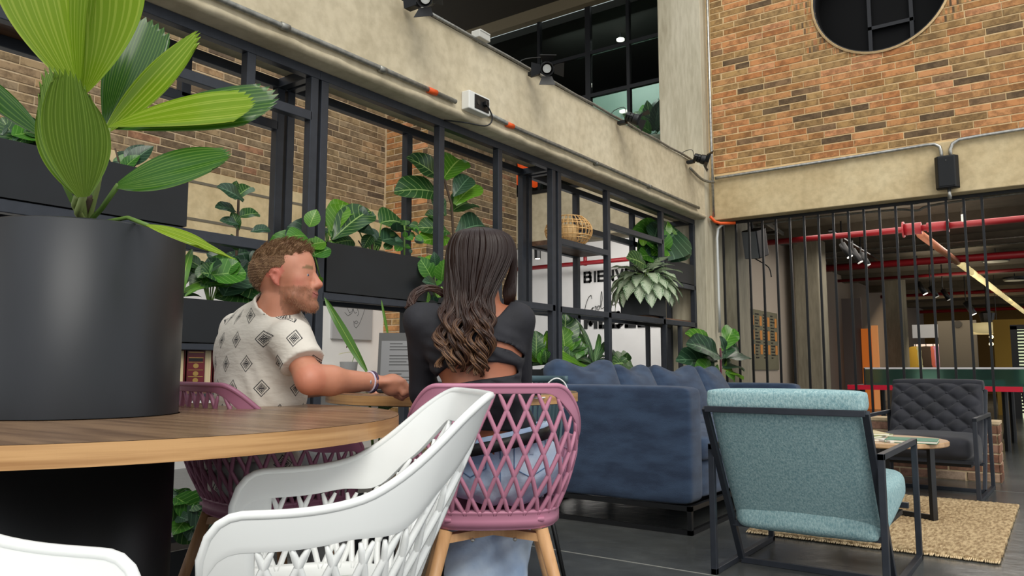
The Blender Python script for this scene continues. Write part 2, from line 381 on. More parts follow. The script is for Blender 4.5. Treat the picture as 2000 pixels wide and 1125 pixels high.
lay_bricks(wr_, m_brick, (0, 8.012, 0), (1, 0, 0), (0, -1, 0), -3.0, 1.0, 2.985, 5.9, .0705, .288, 300, True, focus=(-1.8, 8, 3.6))
mb = MB()                                                             # round window
n = 64
rows = [[(CX+CR*math.cos(2*PI*k/n), yy, CZ+CR*math.sin(2*PI*k/n)) for k in range(n+1)] for yy in (7.99, 8.28)]
wn = struct(MB().grid(rows).build('window_1', m_black, None, True, solid=.012))
MB().grid([[(CX+(CR+.004)*math.cos(2*PI*k/n), 7.988, CZ+(CR+.004)*math.sin(2*PI*k/n)) for k in range(n+1)], [(CX+(CR+.022)*math.cos(2*PI*k/n), 7.998, CZ+(CR+.022)*math.sin(2*PI*k/n)) for k in range(n+1)]]).build('window_reveal', m_mortar, wn, solid=.006)
mb = MB().box((-1.42, 8.2, 3.9), (-1.385, 8.235, 5.3)).box((-1.04, 8.2, 3.9), (-1.005, 8.235, 5.3)).box((-1.42, 8.2, 4.28), (-1.0, 8.235, 4.315))
mb.build('mullion', M('dim_frame', '#17181c', .5), wn)
MB().box((-2, 8.25, 3.9), (-.5, 8.258, 5.3)).build('pane', M('black_glass', '#050506', .6, spec=.15), wn)
# concrete beams and the column
struct(MB().box((-3.06, 7.985, 2.47), (4, 8.33, 2.96)).build('beam_right', m_conc2, bevel=.008))
bl = MB().box((-3.40, -4, 2.50), (-3.05, 7.84, 3.03)).build('beam_left', m_conc, bevel=.006); struct(bl)
mb = MB(); rows = []
for i in range(120):                                                   # rough lower lip of the poured beam
    y = -4+11.84*i/119; j = .006*math.sin(i*1.9)+.004*math.sin(i*.7)
    rows.append([(-3.05, y, 2.51), (-3.038+j*.3, y, 2.50+j), (-3.046+j*.3, y, 2.476+j*.6), (-3.07, y, 2.468), (-3.40, y, 2.468)])
mb.grid(rows).build('beam_lip', m_conc, bl, True)
struct(MB().box((-3.56, 7.84, 0), (-3.055, 8.34, 6.4)).build('column_corner', m_col, bevel=.008))
struct(MB().box((-8.5, 8.0, 2.46), (-3.56, 8.3, 3.08)).build('beam_back', m_conc, bevel=.006))
# left wall: white below, grooved concrete band, brick above, and a brick pier
XL, YP = -6.3, 6.26
wl = struct(MB().box((XL-.25, -3, 0), (XL, YP+.1, 1.78)).build('wall_left', m_plaster))
bd = MB().box((XL-.25, -3, 1.78), (XL+.02, YP+.02, 2.66)).build('trim_1', m_conc2, wl)
for z in (2.54, 2.20): MB().box((XL+.018, -3, z-.012), (XL+.024, YP, z+.012)).build('groove', M('groove_grey', '#6f685a', .9), bd)
wu = struct(MB().box((XL-.25, -3, 2.66), (XL-.012, YP+.1, 4.3)).build('wall_left_upper', m_mortar2))
lay_bricks(wu, m_brick2, (XL-.012, 0, 0), (0, 1, 0), (1, 0, 0), .8, YP, 2.672, 4.3, .0705, .288, 300, focus=(XL, 4.4, 3.1))
pier = struct(MB().box((XL-.25, YP+.012, 0), (-5.652, 7.99, 3.9)).build('wall_pier', m_mortar2))
lay_bricks(pier, m_brick, (0, YP+.012, 0), (1, 0, 0), (0, -1, 0), XL+.01, -5.65, .3, 3.9, .0705, .288, 300)
pier2 = struct(MB().box((-5.66, YP+.03, 0), (-5.648, 7.99, 3.9)).build('wall_pier_side', m_mortar2))
lay_bricks(pier2, m_brick2, (-5.648, 0, 0), (0, 1, 0), (1, 0, 0), YP+.01, 7.98, .3, 3.9, .0705, .288, 300, focus=(-5.65, 7, 2.6))
# room behind the frame
struct(MB().box((-9, 11.0, 0), (-3.7, 11.15, 3.0)).build('wall_back', m_plaster))
struct(MB().box((-9, 8.3, 0), (-8.9, 11, 3)).build('wall_back_left', m_plaster))
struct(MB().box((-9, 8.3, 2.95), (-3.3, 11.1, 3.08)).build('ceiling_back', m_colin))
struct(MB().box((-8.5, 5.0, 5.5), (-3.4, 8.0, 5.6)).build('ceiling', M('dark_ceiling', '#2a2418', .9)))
struct(MB().box((-8.5, 7.9, 5.35), (-3.56, 8.02, 5.5)).build('trim_2', M('ceiling_edge', '#6b604a', .9)))
# upper floor glazing
win = MB()
for x in (-5.3, -4.57, -4.02, -3.58): win.box((x-.035 if x == -4.57 else x-.02, 7.99, 3.08), (x+.035 if x == -4.57 else x+.02, 8.05, 5.4))
wz = win.build('window_2', m_black); struct(wz)
for z in (4.745, 4.2, 3.1): MB().box((-8.4, 7.992, z-.022), (-3.56, 8.046, z+.022)).build('rail', m_black, wz)
m_dglass = M('dusky_glass', '#c3ccc8', .03, trans=1.0, ior=1.15)
for a, b in ((-6.6, -5.3), (-5.28, -4.61), (-4.53, -4.04), (-4.0, -3.6)):
    for c, d in ((3.12, 4.18), (4.22, 4.72), (4.77, 5.4)): MB().box((a, 8.015, c), (b, 8.021, d)).build('pane', m_dglass, wz)
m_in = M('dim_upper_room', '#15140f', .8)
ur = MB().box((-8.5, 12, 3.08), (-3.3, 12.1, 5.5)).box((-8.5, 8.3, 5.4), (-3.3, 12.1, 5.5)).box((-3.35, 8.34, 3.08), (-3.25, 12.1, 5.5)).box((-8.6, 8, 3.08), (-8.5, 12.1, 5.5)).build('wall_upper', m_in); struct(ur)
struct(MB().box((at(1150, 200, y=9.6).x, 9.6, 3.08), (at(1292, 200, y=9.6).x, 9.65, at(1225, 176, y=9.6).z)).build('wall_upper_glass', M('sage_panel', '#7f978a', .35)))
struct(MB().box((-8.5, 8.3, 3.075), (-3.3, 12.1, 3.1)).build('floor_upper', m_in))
# ---------------------------------------------------------------- hall behind the bars
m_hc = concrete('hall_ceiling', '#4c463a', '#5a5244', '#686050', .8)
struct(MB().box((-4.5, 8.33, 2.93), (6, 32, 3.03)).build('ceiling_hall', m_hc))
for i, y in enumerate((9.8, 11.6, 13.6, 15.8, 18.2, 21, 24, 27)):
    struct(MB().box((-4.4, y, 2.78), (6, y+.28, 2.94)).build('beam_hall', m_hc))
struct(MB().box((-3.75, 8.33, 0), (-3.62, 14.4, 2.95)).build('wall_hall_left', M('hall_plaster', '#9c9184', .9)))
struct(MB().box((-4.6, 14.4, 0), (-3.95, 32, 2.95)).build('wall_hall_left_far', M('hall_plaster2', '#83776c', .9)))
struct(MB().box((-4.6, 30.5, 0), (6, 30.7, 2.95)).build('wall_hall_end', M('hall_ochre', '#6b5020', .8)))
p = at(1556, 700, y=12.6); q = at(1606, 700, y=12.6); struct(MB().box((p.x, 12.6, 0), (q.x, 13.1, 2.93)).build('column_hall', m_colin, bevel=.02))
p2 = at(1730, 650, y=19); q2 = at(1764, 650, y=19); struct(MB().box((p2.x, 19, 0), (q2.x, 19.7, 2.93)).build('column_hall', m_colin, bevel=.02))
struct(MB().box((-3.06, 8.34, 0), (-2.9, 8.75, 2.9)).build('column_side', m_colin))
# ---------------------------------------------------------------- metal shelf frame
fr = thing('shelving_frame', 'tall charcoal steel shelving frame standing under the long concrete beam', 'shelf', (XF, 2.6, 0))
def post(x, y, z0, z1, w_=.05, nm='post'): return MB().box((x-w_/2, y-w_/2, z0), (x+w_/2, y+w_/2, z1)).build(nm, m_frame, fr, bevel=.003)
def rail(a, b, nm='rail', w_=.05, h_=.05): return MB().bar(a, b, w_, h_).build(nm, m_frame, fr, bevel=.003)
ZT = 2.44
for y in (.22, 2.615, 2.685, 4.985, 5.07, 7.80):
    for x in (XF, XB): post(x, y, 0, ZT-.025)
for y in (3.65, 4.28): post(XF, y, 1.30, ZT-.025)
post(XF, 2.22, 2.20, ZT-.025); post(XB, 2.05, 2.2, ZT-.025)
post(XB, 3.65, .05, ZT-.025); post(XF, 5.88, 0, ZT-.025); post(XB, 5.83, 0, ZT-.025); post(XF, 7.0, 1.30, ZT-.025); post(XB, 6.93, 1.3, ZT-.025)
for x in (XF, XB):
    rail((x, .2, ZT), (x, 2.65, ZT)); rail((x, 2.65, ZT), (x, 5.03, ZT)); rail((x, 5.03, ZT), (x, 7.82, ZT))
    rail((x, .2, 2.20), (x, 2.60, 2.20)); rail((x, .2, 1.47), (x, 2.60, 1.47)); rail((x, 4.31, 1.33), (x, 5.0, 1.33))
    rail((x, 5.07, 1.325), (x, 7.80, 1.325)); rail((x, .2, .74), (x, 2.6, .74), h_=.03)
    rail((x, .2, .06), (x, 7.8, .06)); rail((x, 2.7, 1.25), (x, 4.31, 1.25), h_=.04); rail((x, .2, .965), (x, 2.6, .965), h_=.03)
    rail((x, 5.9, 2.115), (x, 7.0, 2.115)); rail((x, 7.0, 1.72), (x, 7.8, 1.72)); rail((x, 4.0, .66), (x, 5.9, .66))
for y in (.22, 2.615, 2.685, 4.985, 5.07, 7.80):
    rail((XF, y, ZT), (XB, y, ZT))
for y in (2.615, 4.985, 5.07): rail((XF, y, 1.325), (XB, y, 1.325), 'brace')
MB().box((XB, .25, .755), (XF, 2.58, .775)).build('shelf_board', m_shelfw, fr)
MB().box((XB, .25, 2.225), (XF, 1.6, 2.245)).build('shelf_board', m_shelfw, fr)
rail((XF, 5.09, 1.865), (XF, 5.86, 1.865)); rail((XB, 5.09, 1.865), (XB, 5.82, 1.865))
MB().box((XB+.026, 5.09, 1.85), (XF-.026, 5.86, 1.888)).build('shelf_board', m_shelfw, fr)
MB().box((XB+.026, 6.66, 1.352), (XF-.026, 7.77, 1.37)).build('shelf_board', m_shelfw, fr)
for i, (x, y) in enumerate(((XB, 6.42), (XB, 7.25), (XF, 7.05), (XF, 7.42), (XB, 7.62))): post(x, y, .085, 1.3, .04, 'slat')
# ---------------------------------------------------------------- bars across the hall opening
bs = thing('bar_screen', 'screen of slim black vertical bars closing the hall opening under the warm beam', 'screen', (-1.7, 8.16, 0))
for k in range(18):
    x = -2.972+.1438*k; MB().box((x-.0105, 8.14, 0), (x+.0105, 8.161, 2.468)).build('bar', m_frame if k % 1 else m_black, bs)
MB().box((-3.04, 8.135, 2.44), (.6, 8.17, 2.469)).build('top_rail', m_black, bs)
# ---------------------------------------------------------------- planter boxes
def planter(name, label, a, b, mat=m_planter, cat='planter', group=None, t=.012):
    x0, y0, z0 = a; x1, y1, z1 = b; r = thing(name, label, cat, ((x0+x1)/2, (y0+y1)/2, z0), 0, group)
    m = MB().box((x0, y0, z0), (x1, y0+t, z1)).box((x0, y1-t, z0), (x1, y1, z1)).box((x0, y0+t, z0), (x0+t, y1-t, z1)).box((x1-t, y0+t, z0), (x1, y1-t, z1)).box((x0+t, y0+t, z0), (x1-t, y1-t, z0+t))
    m.build('box', mat, r); MB().box((x0+t, y0+t, z1-.05), (x1-t, y1-t, z1-.025)).build('soil', m_soil, r); return r
planter('planter_box', 'long black planter box high on the frame behind the big palm', (XB-.02, .26, 1.50), (XF+.03, 1.91, 1.72))
planter('planter_box', 'long black planter box above the row of red books', (XB-.02, .3, .985), (XF+.03, 2.57, 1.18))
planter('planter_box', 'long black planter box between the man and the woman at head height', (XB-.02, 2.72, 1.275), (XF+.03, 4.24, 1.54))
planter('planter_box', 'small black planter box in the top right corner of the frame', (XB-.02, 7.03, 1.75), (XF+.03, 7.76, 1.96))
planter('cube_planter', 'charcoal cube planter on the middle rail holding the pale variegated plant', (-3.46, 6.64, 1.372), (-3.16, 7.02, 1.60), M('cube_grey', '#2c2f33', .6))
planter('planter_box', 'low dark planter box beside the right sofa end with leafy plants', (XB-.1, 4.35, .68), (XF+.06, 5.0, .86))
planter('planter_box', 'low dark planter box behind the blue sofa cushions', (XB-.1, 5.1, .68), (XF+.06, 6.3, .86))
planter('floor_planter', 'black floor planter under the shelf behind the pink chair leg', (-3.12, 1.3, 0), (-2.86, 2.1, .16))
planter('floor_planter', 'black floor planter behind the far end of the blue sofa', (-3.0, 7.35, 0), (-2.66, 7.66, .55))
# ---------------------------------------------------------------- pipes, boxes and lamps on the beams
def pipe(name, label, pts, r, mat, cat='pipe', group=None, n=10):
    o = MB().tube(pts, r, n).build(name, mat, None, True); tag(o, label, cat, group); return o
XC = -3.030
cd = thing('conduit', 'grey conduit running along the lower edge of the long beam with orange bands', 'conduit', (XC, 3, 2.54))
MB().tube([(XC, -3.5+.5*i, 2.545+.004*math.sin(i*2.1)) for i in range(14)]+[(XC, 3.62, 2.545)], .015, 10).build('pipe', m_zinc2, cd, True)
MB().tube([(XC, 3.93, 2.56), (XC, 4.3, 2.545)]+[(XC+.004, 4.6+.5*i, 2.545+.003*math.sin(i)) for i in range(7)], .015, 10).build('pipe', m_zinc2, cd, True)
for y in (2.28, 2.95, 5.4, 6.4): MB().tube([(XC, y, 2.545), (XC, y+.05, 2.545)], .0195, 10).build('coupling', m_zinc2, cd, True)
for y0 in (3.36, 4.17): MB().tube([(XC, y0, 2.545), (XC, y0+.075, 2.546)], .0185, 12).build('orange_band', m_orange, cd, True)
tb = thing('conduit', 'thin grey conduit along the top edge of the long beam', 'conduit', (-3.03, 4, 3.02))
MB().tube([(-3.035, 3.3+.3*i, 3.035+.004*math.sin(i*3)) for i in range(15)], .011, 8).build('pipe', m_zinc2, tb, True)
jb = thing('junction_box', 'small white junction box on the top edge of the beam', 'junction box', (-3.04, 3.86, 3.04))
MB().box((-3.06, 3.81, 3.035), (-2.99, 3.93, 3.085)).build('box', M('box_white', '#b9b8b0', .5), jb, bevel=.005)
MB().box((-3.062, 3.815, 3.078), (-2.986, 3.925, 3.089)).build('lid', M('box_lid', '#c4c3bb', .5), jb, bevel=.003)
sb = thing('socket_box', 'white double socket box on the beam with a black plug and looping cable', 'socket', (-3.04, 3.8, 2.56))
MB().box((-3.05, 3.70, 2.52), (-2.985, 3.92, 2.64)).build('box', M('socket_white', '#dcdcd6', .45), sb, bevel=.006)
MB().box((-2.986, 3.755, 2.535), (-2.980, 3.905, 2.628)).build('socket_plate', m_black, sb, bevel=.003)
for y in (3.79, 3.86): MB().lathe([(.016, 0), (.016, .004)], n=14).build('socket', M('socket_dark', '#2b2b2b', .4), sb)
for o in [c for c in sb.children if c.name.startswith('socket') and 'plate' not in c.name and 'box' not in c.name]:
    pass
ys = [3.79, 3.86]
for o, y in zip([c for c in bpy.data.objects if c.parent == sb and c.name.split('.')[0] == 'socket'], ys):
    o.data.transform(Matrix.Translation((-2.981, y, 2.58)) @ Matrix.Rotation(PI/2, 4, 'Y'))
MB().box((-2.98, 3.84, 2.57), (-2.955, 3.875, 2.60)).build('plug', m_black, sb, bevel=.004)
MB().tube(catmull([(-2.96, 3.858, 2.575), (-2.95, 3.90, 2.50), (-2.97, 3.86, 2.44), (-3.06, 3.75, 2.45), (-3.16, 3.66, 2.46)], 18), .005, 6).build('cable', m_black, sb, True)
def stage_light(loc, aim, label, flip=1):
    """theatre spot: yoke, round body, lens and four barn doors"""
    r = thing('spotlight', label, 'spotlight', loc, 0, None)
    L = Vector(loc); a = Vector(aim).normalized(); s_ = a.cross(Vector((0, 0, 1))).normalized(); u = s_.cross(a)
    c = L+Vector((.16, 0, .015))
    MB().bar(L+Vector((.01, 0, 0)), L+Vector((.09, 0, 0)), .05, .03).build('bracket', m_black, r, bevel=.004)
    MB().tube([c+s_*.06-a*.01, c+s_*.062-u*.0-a*.06, L+Vector((.08, 0, 0))+s_*.03], .007, 6).build('yoke_arm', m_black, r)
    MB().tube([c-s_*.06-a*.01, c-s_*.062-a*.06, L+Vector((.08, 0, 0))-s_*.03], .007, 6).build('yoke_arm', m_black, r)
    q = a.to_track_quat('Z', 'Y').to_matrix().to_4x4(); q.translation = c
    def put(mb, nm, mt, sm_=True, par=r):
        me = mb.mesh(nm); me.transform(q); me.materials.append(mt); o = bpy.data.objects.new(nm, me); C.objects.link(o); fin(o, par, sm_); return o
    bd_ = put(MB().lathe([(.02, -.075), (.04, -.07), (.043, -.04), (.038, -.035), (.043, -.03), (.043, -.01), (.039, -.005), (.046, 0), (.05, .03), (.05, .045), (.044, .045), (.04, .02)], n=24, cap=False), 'body', m_black, False)
    put(MB().lathe([(.0, .018), (.016, .022), (.030, .02)], n=24, cap=False), 'lens', M('lens_glass', '#c9cdc8', .1, spec=.8, emit='#fff6e6', ems=.1), par=r)
    for k in range(4):
        m = MB(); t = 1.05 if k % 2 else .75; w_ = .04 if k % 2 else .047; ln = .075
        pts = [(-w_*.75, .05, .045), (w_*.75, .05, .045), (w_*1.25, .05+ln*math.sin(t), .045+ln*math.cos(t)), (-w_*1.25, .05+ln*math.sin(t), .045+ln*math.cos(t))]
        R = Matrix.Rotation(k*PI/2, 3, 'Z'); pts = [R @ Vector(p_) for p_ in pts]; m.add(pts, [(0, 1, 2, 3)])
        o = put(m, 'barn_door', m_black, False); md = o.modifiers.new('solid', 'SOLIDIFY'); md.thickness = .002
    MB().tube(catmull([c-a*.07, c-a*.09+Vector((0, 0, .07)), L+Vector((.0, -.06, .1)), L+Vector((-.02, -.1, .04))], 12), .0035, 5).build('cable', m_black, r, True)
    return r
stage_light((-3.04, 3.17, 2.985), (.35, -.75, -.35), 'black barn-door spotlight nearest the camera at the top of the beam')
stage_light((-3.04, 4.45, 2.985), (.45, -.6, -.4), 'second black barn-door spotlight along the beam top, below the window frame')
stage_light((-3.04, 5.82, 2.985), (.7, .25, -.35), 'black spotlight on the beam top just left of the upper plant')
stage_light((-3.04, 7.32, 2.97), (.7, .35, -.25), 'black spotlight farthest along the beam, beside the concrete column')
# conduits of the corner and of the warm beam
p0 = Vector((-2.99, 7.955, 2.92))
pipe('conduit', 'galvanised conduit under the orange brick, bending down into the black box', catmull([(-2.97, 7.95, 2.925), (-2.3, 7.955, 2.93), (-1.6, 7.955, 2.935), (-1.2, 7.955, 2.94), (-.92, 7.955, 2.945)], 24)+[Vector(v) for v in ((-.86, 7.955, 2.94), (-.82, 7.955, 2.91), (-.81, 7.955, 2.86), (-.81, 7.955, 2.78))], .017, m_zinc, 'conduit')
pipe('conduit', 'galvanised conduit right of the black box, bending along the beam', [(-.735, 7.955, 2.78), (-.735, 7.955, 2.87), (-.715, 7.955, 2.92), (-.66, 7.955, 2.95), (-.5, 7.955, 2.955), (0, 7.955, 2.96), (1.5, 7.955, 2.97), (3.5, 7.955, 2.98)], .017, m_zinc, 'conduit')
MB()
pipe('conduit', 'vertical galvanised conduit beside the column on the brick wall', [(-3.0, 7.94, 6.3), (-3.0, 7.94, 3.5), (-2.995, 7.94, 2.5)], .015, m_zinc, 'conduit')
pipe('conduit', 'bent white conduit running down the wall beside the first bar', [(-2.86, 8.05, 2.43), (-2.93, 8.04, 2.43), (-2.985, 8.03, 2.38), (-3.0, 8.03, 2.28), (-3.0, 8.03, 1.6), (-3.0, 8.03, 1.25)], .017, M('white_conduit', '#c9cac6', .35, .5), 'conduit')
pipe('conduit', 'dark bent conduit from the last spotlight round the column', catmull([(-3.03, 7.4, 2.93), (-3.02, 7.6, 2.88), (-3.02, 7.78, 2.87), (-2.98, 7.93, 2.88)], 14), .014, m_zinc2, 'conduit')
pipe('cable_joint', 'orange flexible joint at the foot of the corner conduit', [(-3.02, 7.9, 2.5), (-2.99, 7.95, 2.45), (-2.94, 7.99, 2.43), (-2.8, 8.06, 2.43)], .016, m_orange, 'conduit')
sp = thing('wall_speaker', 'black box speaker hanging on the warm concrete beam between two conduits', 'speaker', (-.76, 7.9, 2.5))
MB().prism([(-.86, 7.96), (-.865, 7.90), (-.835, 7.86), (-.70, 7.86), (-.67, 7.90), (-.675, 7.96)], 2.50, 2.80).build('cabinet', m_black, sp, bevel=.008)
MB().box((-.832, 7.853, 2.515), (-.703, 7.861, 2.785)).build('grille', M('grille', '#191b1d', .8), sp, bevel=.004)
MB().lathe([(.004, 0), (.004, .003)], (-.767, 7.85, 2.75), 10).build('badge', m_zinc, sp)
MB().tube([(-.76, 7.92, 2.505), (-.76, 7.92, 2.40)], .017, 8).build('stem', m_zinc, sp, True)
# ceiling services of the hall
def hallpipe(label, pa, pb, z, r, mat=m_red, cat='pipe', name='sprinkler_pipe'):
    a = at(*pa, z=z); b = at(*pb, z=z); y = (a.y+b.y)/2; d = (b-a)
    return pipe(name, label, [(-3.6, y, z), (5.8, y, z)], r, mat, cat)
hallpipe('red sprinkler pipe nearest the bars across the hall ceiling', (1700, 455), (1700, 455), 2.6, .04)
hallpipe('thick red sprinkler pipe second from the bars', (1700, 518), (1700, 518), 2.6, .06)
hallpipe('thin red sprinkler pipe third from the bars', (1780, 540), (1780, 540), 2.6, .03)
hallpipe('thin red sprinkler pipe fourth from the bars', (1780, 577), (1780, 577), 2.62, .04)
hallpipe('dim red sprinkler pipe farthest down the hall', (1780, 610), (1780, 610), 2.62, .05)
pipe('pipe_run', 'bright galvanised conduit pair just under the beam behind the bars', catmull([(-2.75, 8.4, 2.50), (-2.2, 8.42, 2.52), (-1.4, 8.42, 2.53), (-1.15, 8.42, 2.50), (-.9, 8.42, 2.53), (-.55, 8.42, 2.54), (-.3, 8.42, 2.57), (1.5, 8.42, 2.6)], 40), .018, m_zinc, 'conduit')
pipe('pipe_run', 'lower thin conduit weaving behind the bars', catmull([(-2.7, 8.46, 2.46), (-2, 8.46, 2.47), (-1.3, 8.46, 2.46), (-1.1, 8.46, 2.43), (-.9, 8.46, 2.47), (.2, 8.46, 2.5), (1.5, 8.46, 2.52)], 40), .011, m_zinc2, 'conduit')
for i, (px, py, z, r) in enumerate(((1560, 468, 2.85, .012), (1900, 470, 2.8, .012), (1600, 505, 2.85, .015), (1850, 560, 2.85, .02), (1900, 505, 2.85, .015))):
    a = at(px, py, z=z); pipe('ceiling_conduit', ['thin grey conduit on the hall ceiling, nearest to the bars at left', 'thin grey conduit on the hall ceiling above the first red pipe', 'grey conduit between the two front red pipes', 'grey conduit deep in the hall ceiling', 'grey conduit right behind the brass light line'][i], [(-3.5, a.y, z), (5.5, a.y, z)], r, m_zinc2, 'conduit')
val = thing('pipe_valve', 'red sprinkler coupling where the lit pipe leaves the first red pipe', 'valve', at(1785, 445, z=2.6))
c = at(1782, 447, z=2.6)
MB().tube([(c.x-.1, c.y, 2.6), (c.x+.1, c.y, 2.6)], .075, 12).tube([(c.x+.16, c.y, 2.6), (c.x+.4, c.y, 2.6)], .06, 12).build('body', m_red, val, True)
MB().tube([(c.x-.11, c.y, 2.6), (c.x-.09, c.y, 2.6)], .1, 14).build('flange', m_red, val); MB().tube([(c.x+.38, c.y, 2.6), (c.x+.4, c.y, 2.6)], .08, 12).build('flange', m_red, val)
MB().tube([(c.x+.55, c.y, 2.6), (c.x+.55, c.y, 2.8)], .018, 8).build('hanger', m_zinc, val)
a = at(1798, 458, z=2.56); b = at(1872, 512, z=2.56); e = at(2003, 612, z=2.56)
dirn = (e-a).normalized()
br = thing('brass_pipe', 'copper coloured pipe slanting away under the hall ceiling', 'pipe', a)
MB().tube([a, a+dirn*(b-a).length], .05, 10).build('pipe', M('copper', '#a5684c', .35, .3), br, True)
br2 = thing('led_light_line', 'glowing warm LED line continuing the slanting pipe down the hall', 'light', b)
ll = (e-b).length; nseg = 9
for i in range(nseg):
    s0, s1 = i/nseg, (i+.86)/nseg
    MB().tube([b+dirn*ll*s0**1.6, b+dirn*ll*s1**1.6], .055, 8).build('tube_segment', M('led_warm', '#f3dfa0', .4, emit='#ffe9a8', ems=.55+.5*i/nseg) if i == 0 or i == 4 else bpy.data.materials['led_warm'], br2, True)
def track_spot(px, py, y, label, tilt=.35, s_=1.0, glow=True):
    p = at(px, py, y=y); r = thing('track_light', label, 'spotlight', p, 0)
    MB().tube([p, p+Vector((.1*s_, -.02, -.19*s_))*1.0], .045*s_, 12).build('can', m_black, r, True)
    MB().tube([p, p+Vector((0, 0, .1*s_)), Vector((p.x, p.y, 2.9))], .012, 6).build('stem', m_black, r)
    q_ = p+Vector((.1*s_, -.02, -.19*s_)); MB().tube([q_, q_+Vector((.004, 0, -.008))], .04*s_, 12).build('lamp_face', M('lamp_face', '#ffffff', .4, emit='#fff6e0', ems=2.2 if glow else .2), r)
track_spot(1644, 476, 11.2, 'lit black track spotlight hanging behind the fifth gap of the bars')
track_spot(1665, 488, 11.9, 'unlit black track spotlight next to the lit one', glow=False)
track_spot(1681, 495, 12.6, 'third black track spotlight in the front row of the hall', glow=False)
track_spot(1793, 552, 15.5, 'lit black can light deep in the middle of the hall', s_=1.1)
track_spot(1817, 560, 15.9, 'unlit can light right of the lit one in mid hall', glow=False)
track_spot(1841, 566, 16.3, 'unlit can light farthest right in mid hall', glow=False)
track_spot(1886, 590, 19, 'lit black can light high in front of the grey partition', s_=1.4)
a = at(1622, 450, z=2.72); b = at(1716, 508, z=2.72)
tag(MB().bar(a, b, .05, .04).build('light_track', m_black), 'black light track slanting under the hall ceiling', 'light track')
for i, (px, py, z, r_) in enumerate(((1945, 511, 2.7, .22), (1982, 548, 2.7, .22), (1925, 573, 2.72, .3))):
    p = at(px, py, z=z); r = thing('pendant_disc', ['flat round black ceiling lamp at the right of the hall', 'second flat round black ceiling lamp, farther right', 'large dark ceiling unit near the brass line'][i], 'ceiling lamp', p)
    MB().lathe([(r_*.9, 0), (r_, .03), (r_, .07), (r_*.7, .08)], p, 24).build('housing', m_black, r); MB().lathe([(r_*.85, -.004), (r_*.85, 0)], p, 24).build('diffuser', M('disc_diffuser', '#9d9a8a', .5, emit='#cfc8a8', ems=.15 if i < 2 else 0), r)
    MB().tube([p, (p.x, p.y, 2.93)], .01, 6).build('stem', m_black, r)
sp2 = thing('tilted_speaker', 'tilted grey-fronted speaker hung behind the first bars', 'speaker', (-2.85, 8.5, 2.3))
q = Matrix.Rotation(math.radians(18), 4, 'X') @ Matrix.Rotation(math.radians(-14), 4, 'Z')
m = MB().box((-.09, -.1, -.16), (.1, .1, .16)); me = m.mesh('cabinet'); me.transform(Matrix.Translation((-2.74, 8.5, 2.26)) @ q); me.materials.append(m_black); o = bpy.data.objects.new('cabinet', me); C.objects.link(o); fin(o, sp2, bevel=.012)
m = MB().box((-.08, -.108, -.15), (.09, -.1, .15)); me = m.mesh('grille'); me.transform(Matrix.Translation((-2.74, 8.5, 2.26)) @ q); me.materials.append(M('grille_grey', '#6b6e70', .7)); o = bpy.data.objects.new('grille', me); C.objects.link(o); fin(o, sp2)
MB().tube([(-2.76, 8.5, 2.40), (-2.78, 8.47, 2.6), (-2.78, 8.46, 2.9)], .015, 8).build('bracket', m_black, sp2)
MB().tube(catmull([(-2.86, 8.55, 2.16), (-2.7, 8.6, 2.05), (-2.62, 8.6, 1.98), (-2.6, 8.6, 1.88)], 12), .007, 6).build('cable', m_black, sp2, True)
# tray of ladder rungs on the ceiling
lt = thing('cable_tray', 'dark cable ladder crossing the hall ceiling behind the first bars', 'cable tray', at(1500, 470, z=2.85))
a = at(1470, 430, z=2.87); b = at(1600, 515, z=2.87)
for dx in (-.12, .12): MB().bar(a+Vector((dx, 0, 0)), b+Vector((dx, 0, 0)), .03, .05).build('side_rail', m_zinc2, lt)
for i in range(14): t = (i+.5)/14; pp_ = a.lerp(b, t); MB().bar(pp_-Vector((.12, 0, 0)), pp_+Vector((.12, 0, 0)), .02, .02).build('rung', m_zinc2, lt)
# ---------------------------------------------------------------- hall furniture seen through the bars
hx0, hx1 = -1.92, -.25
pt = thing('ping_pong_table', 'table tennis table with red edge and white-taped net behind the bars', 'table', (-1.1, 9.8, 0))
a = at(1655, 752, y=9.5); b = at(1986, 758, y=9.5)
MB().box((a.x, 9.5, a.z-.05), (b.x+.05, 9.54, a.z+.003)).build('red_edge', M('red_edge_paint', '#e01838', .4), pt)
MB().box((a.x, 9.545, a.z-.05), (b.x+.05, 11.1, a.z)).build('table_top', M('tt_green', '#2c4a44', .3), pt)
for x in (a.x+.12, b.x-.12):
    for y in (9.7, 10.9): MB().tube([(x, y, 0), (x, y, a.z-.05)], .03, 8).build('leg', m_black, pt)
na = at(1688, 722, y=9.62); nb = at(2040, 724, y=9.62)
MB().bar((na.x, 9.62, .868), (nb.x, 9.62, .868), .008, .02).build('net_tape', M('net_tape', '#f0f0ee', .6, emit='#ffffff', ems=0), pt)
MB().box((na.x, 9.618, a.z), (nb.x, 9.622, .86)).build('net', M('net_teal', '#5d8a80', .3, trans=.85, ior=1.05), pt)
for x in (na.x, nb.x): MB().tube([(x, 9.62, a.z-.03), (x, 9.62, .87)], .01, 6).build('net_post', m_black, pt)
for i in range(3):
    p = at((1790, 1860, 1925)[i], 735, y=10.4); o = MB().box((p.x-.18, 10.3, a.z+.0), (p.x+.18, 10.5, a.z+.03+.01*i)).build('game_box', M('teal_box%d' % i, ['#4d8a84', '#2f6660', '#8aa59d'][i], .5)); tag(o, ['pale teal flat box on the green table, left', 'dark teal flat box on the green table, middle', 'grey teal tray on the green table, right'][i], 'box')
bdm = thing('menu_board', 'large glassy board with columns of orange and dark lines on the hall wall', 'board', (-3.6, 11.3, 1.3))
b0 = at(1452, 600, x=-3.6); b1 = at(1522, 722, x=-3.6)
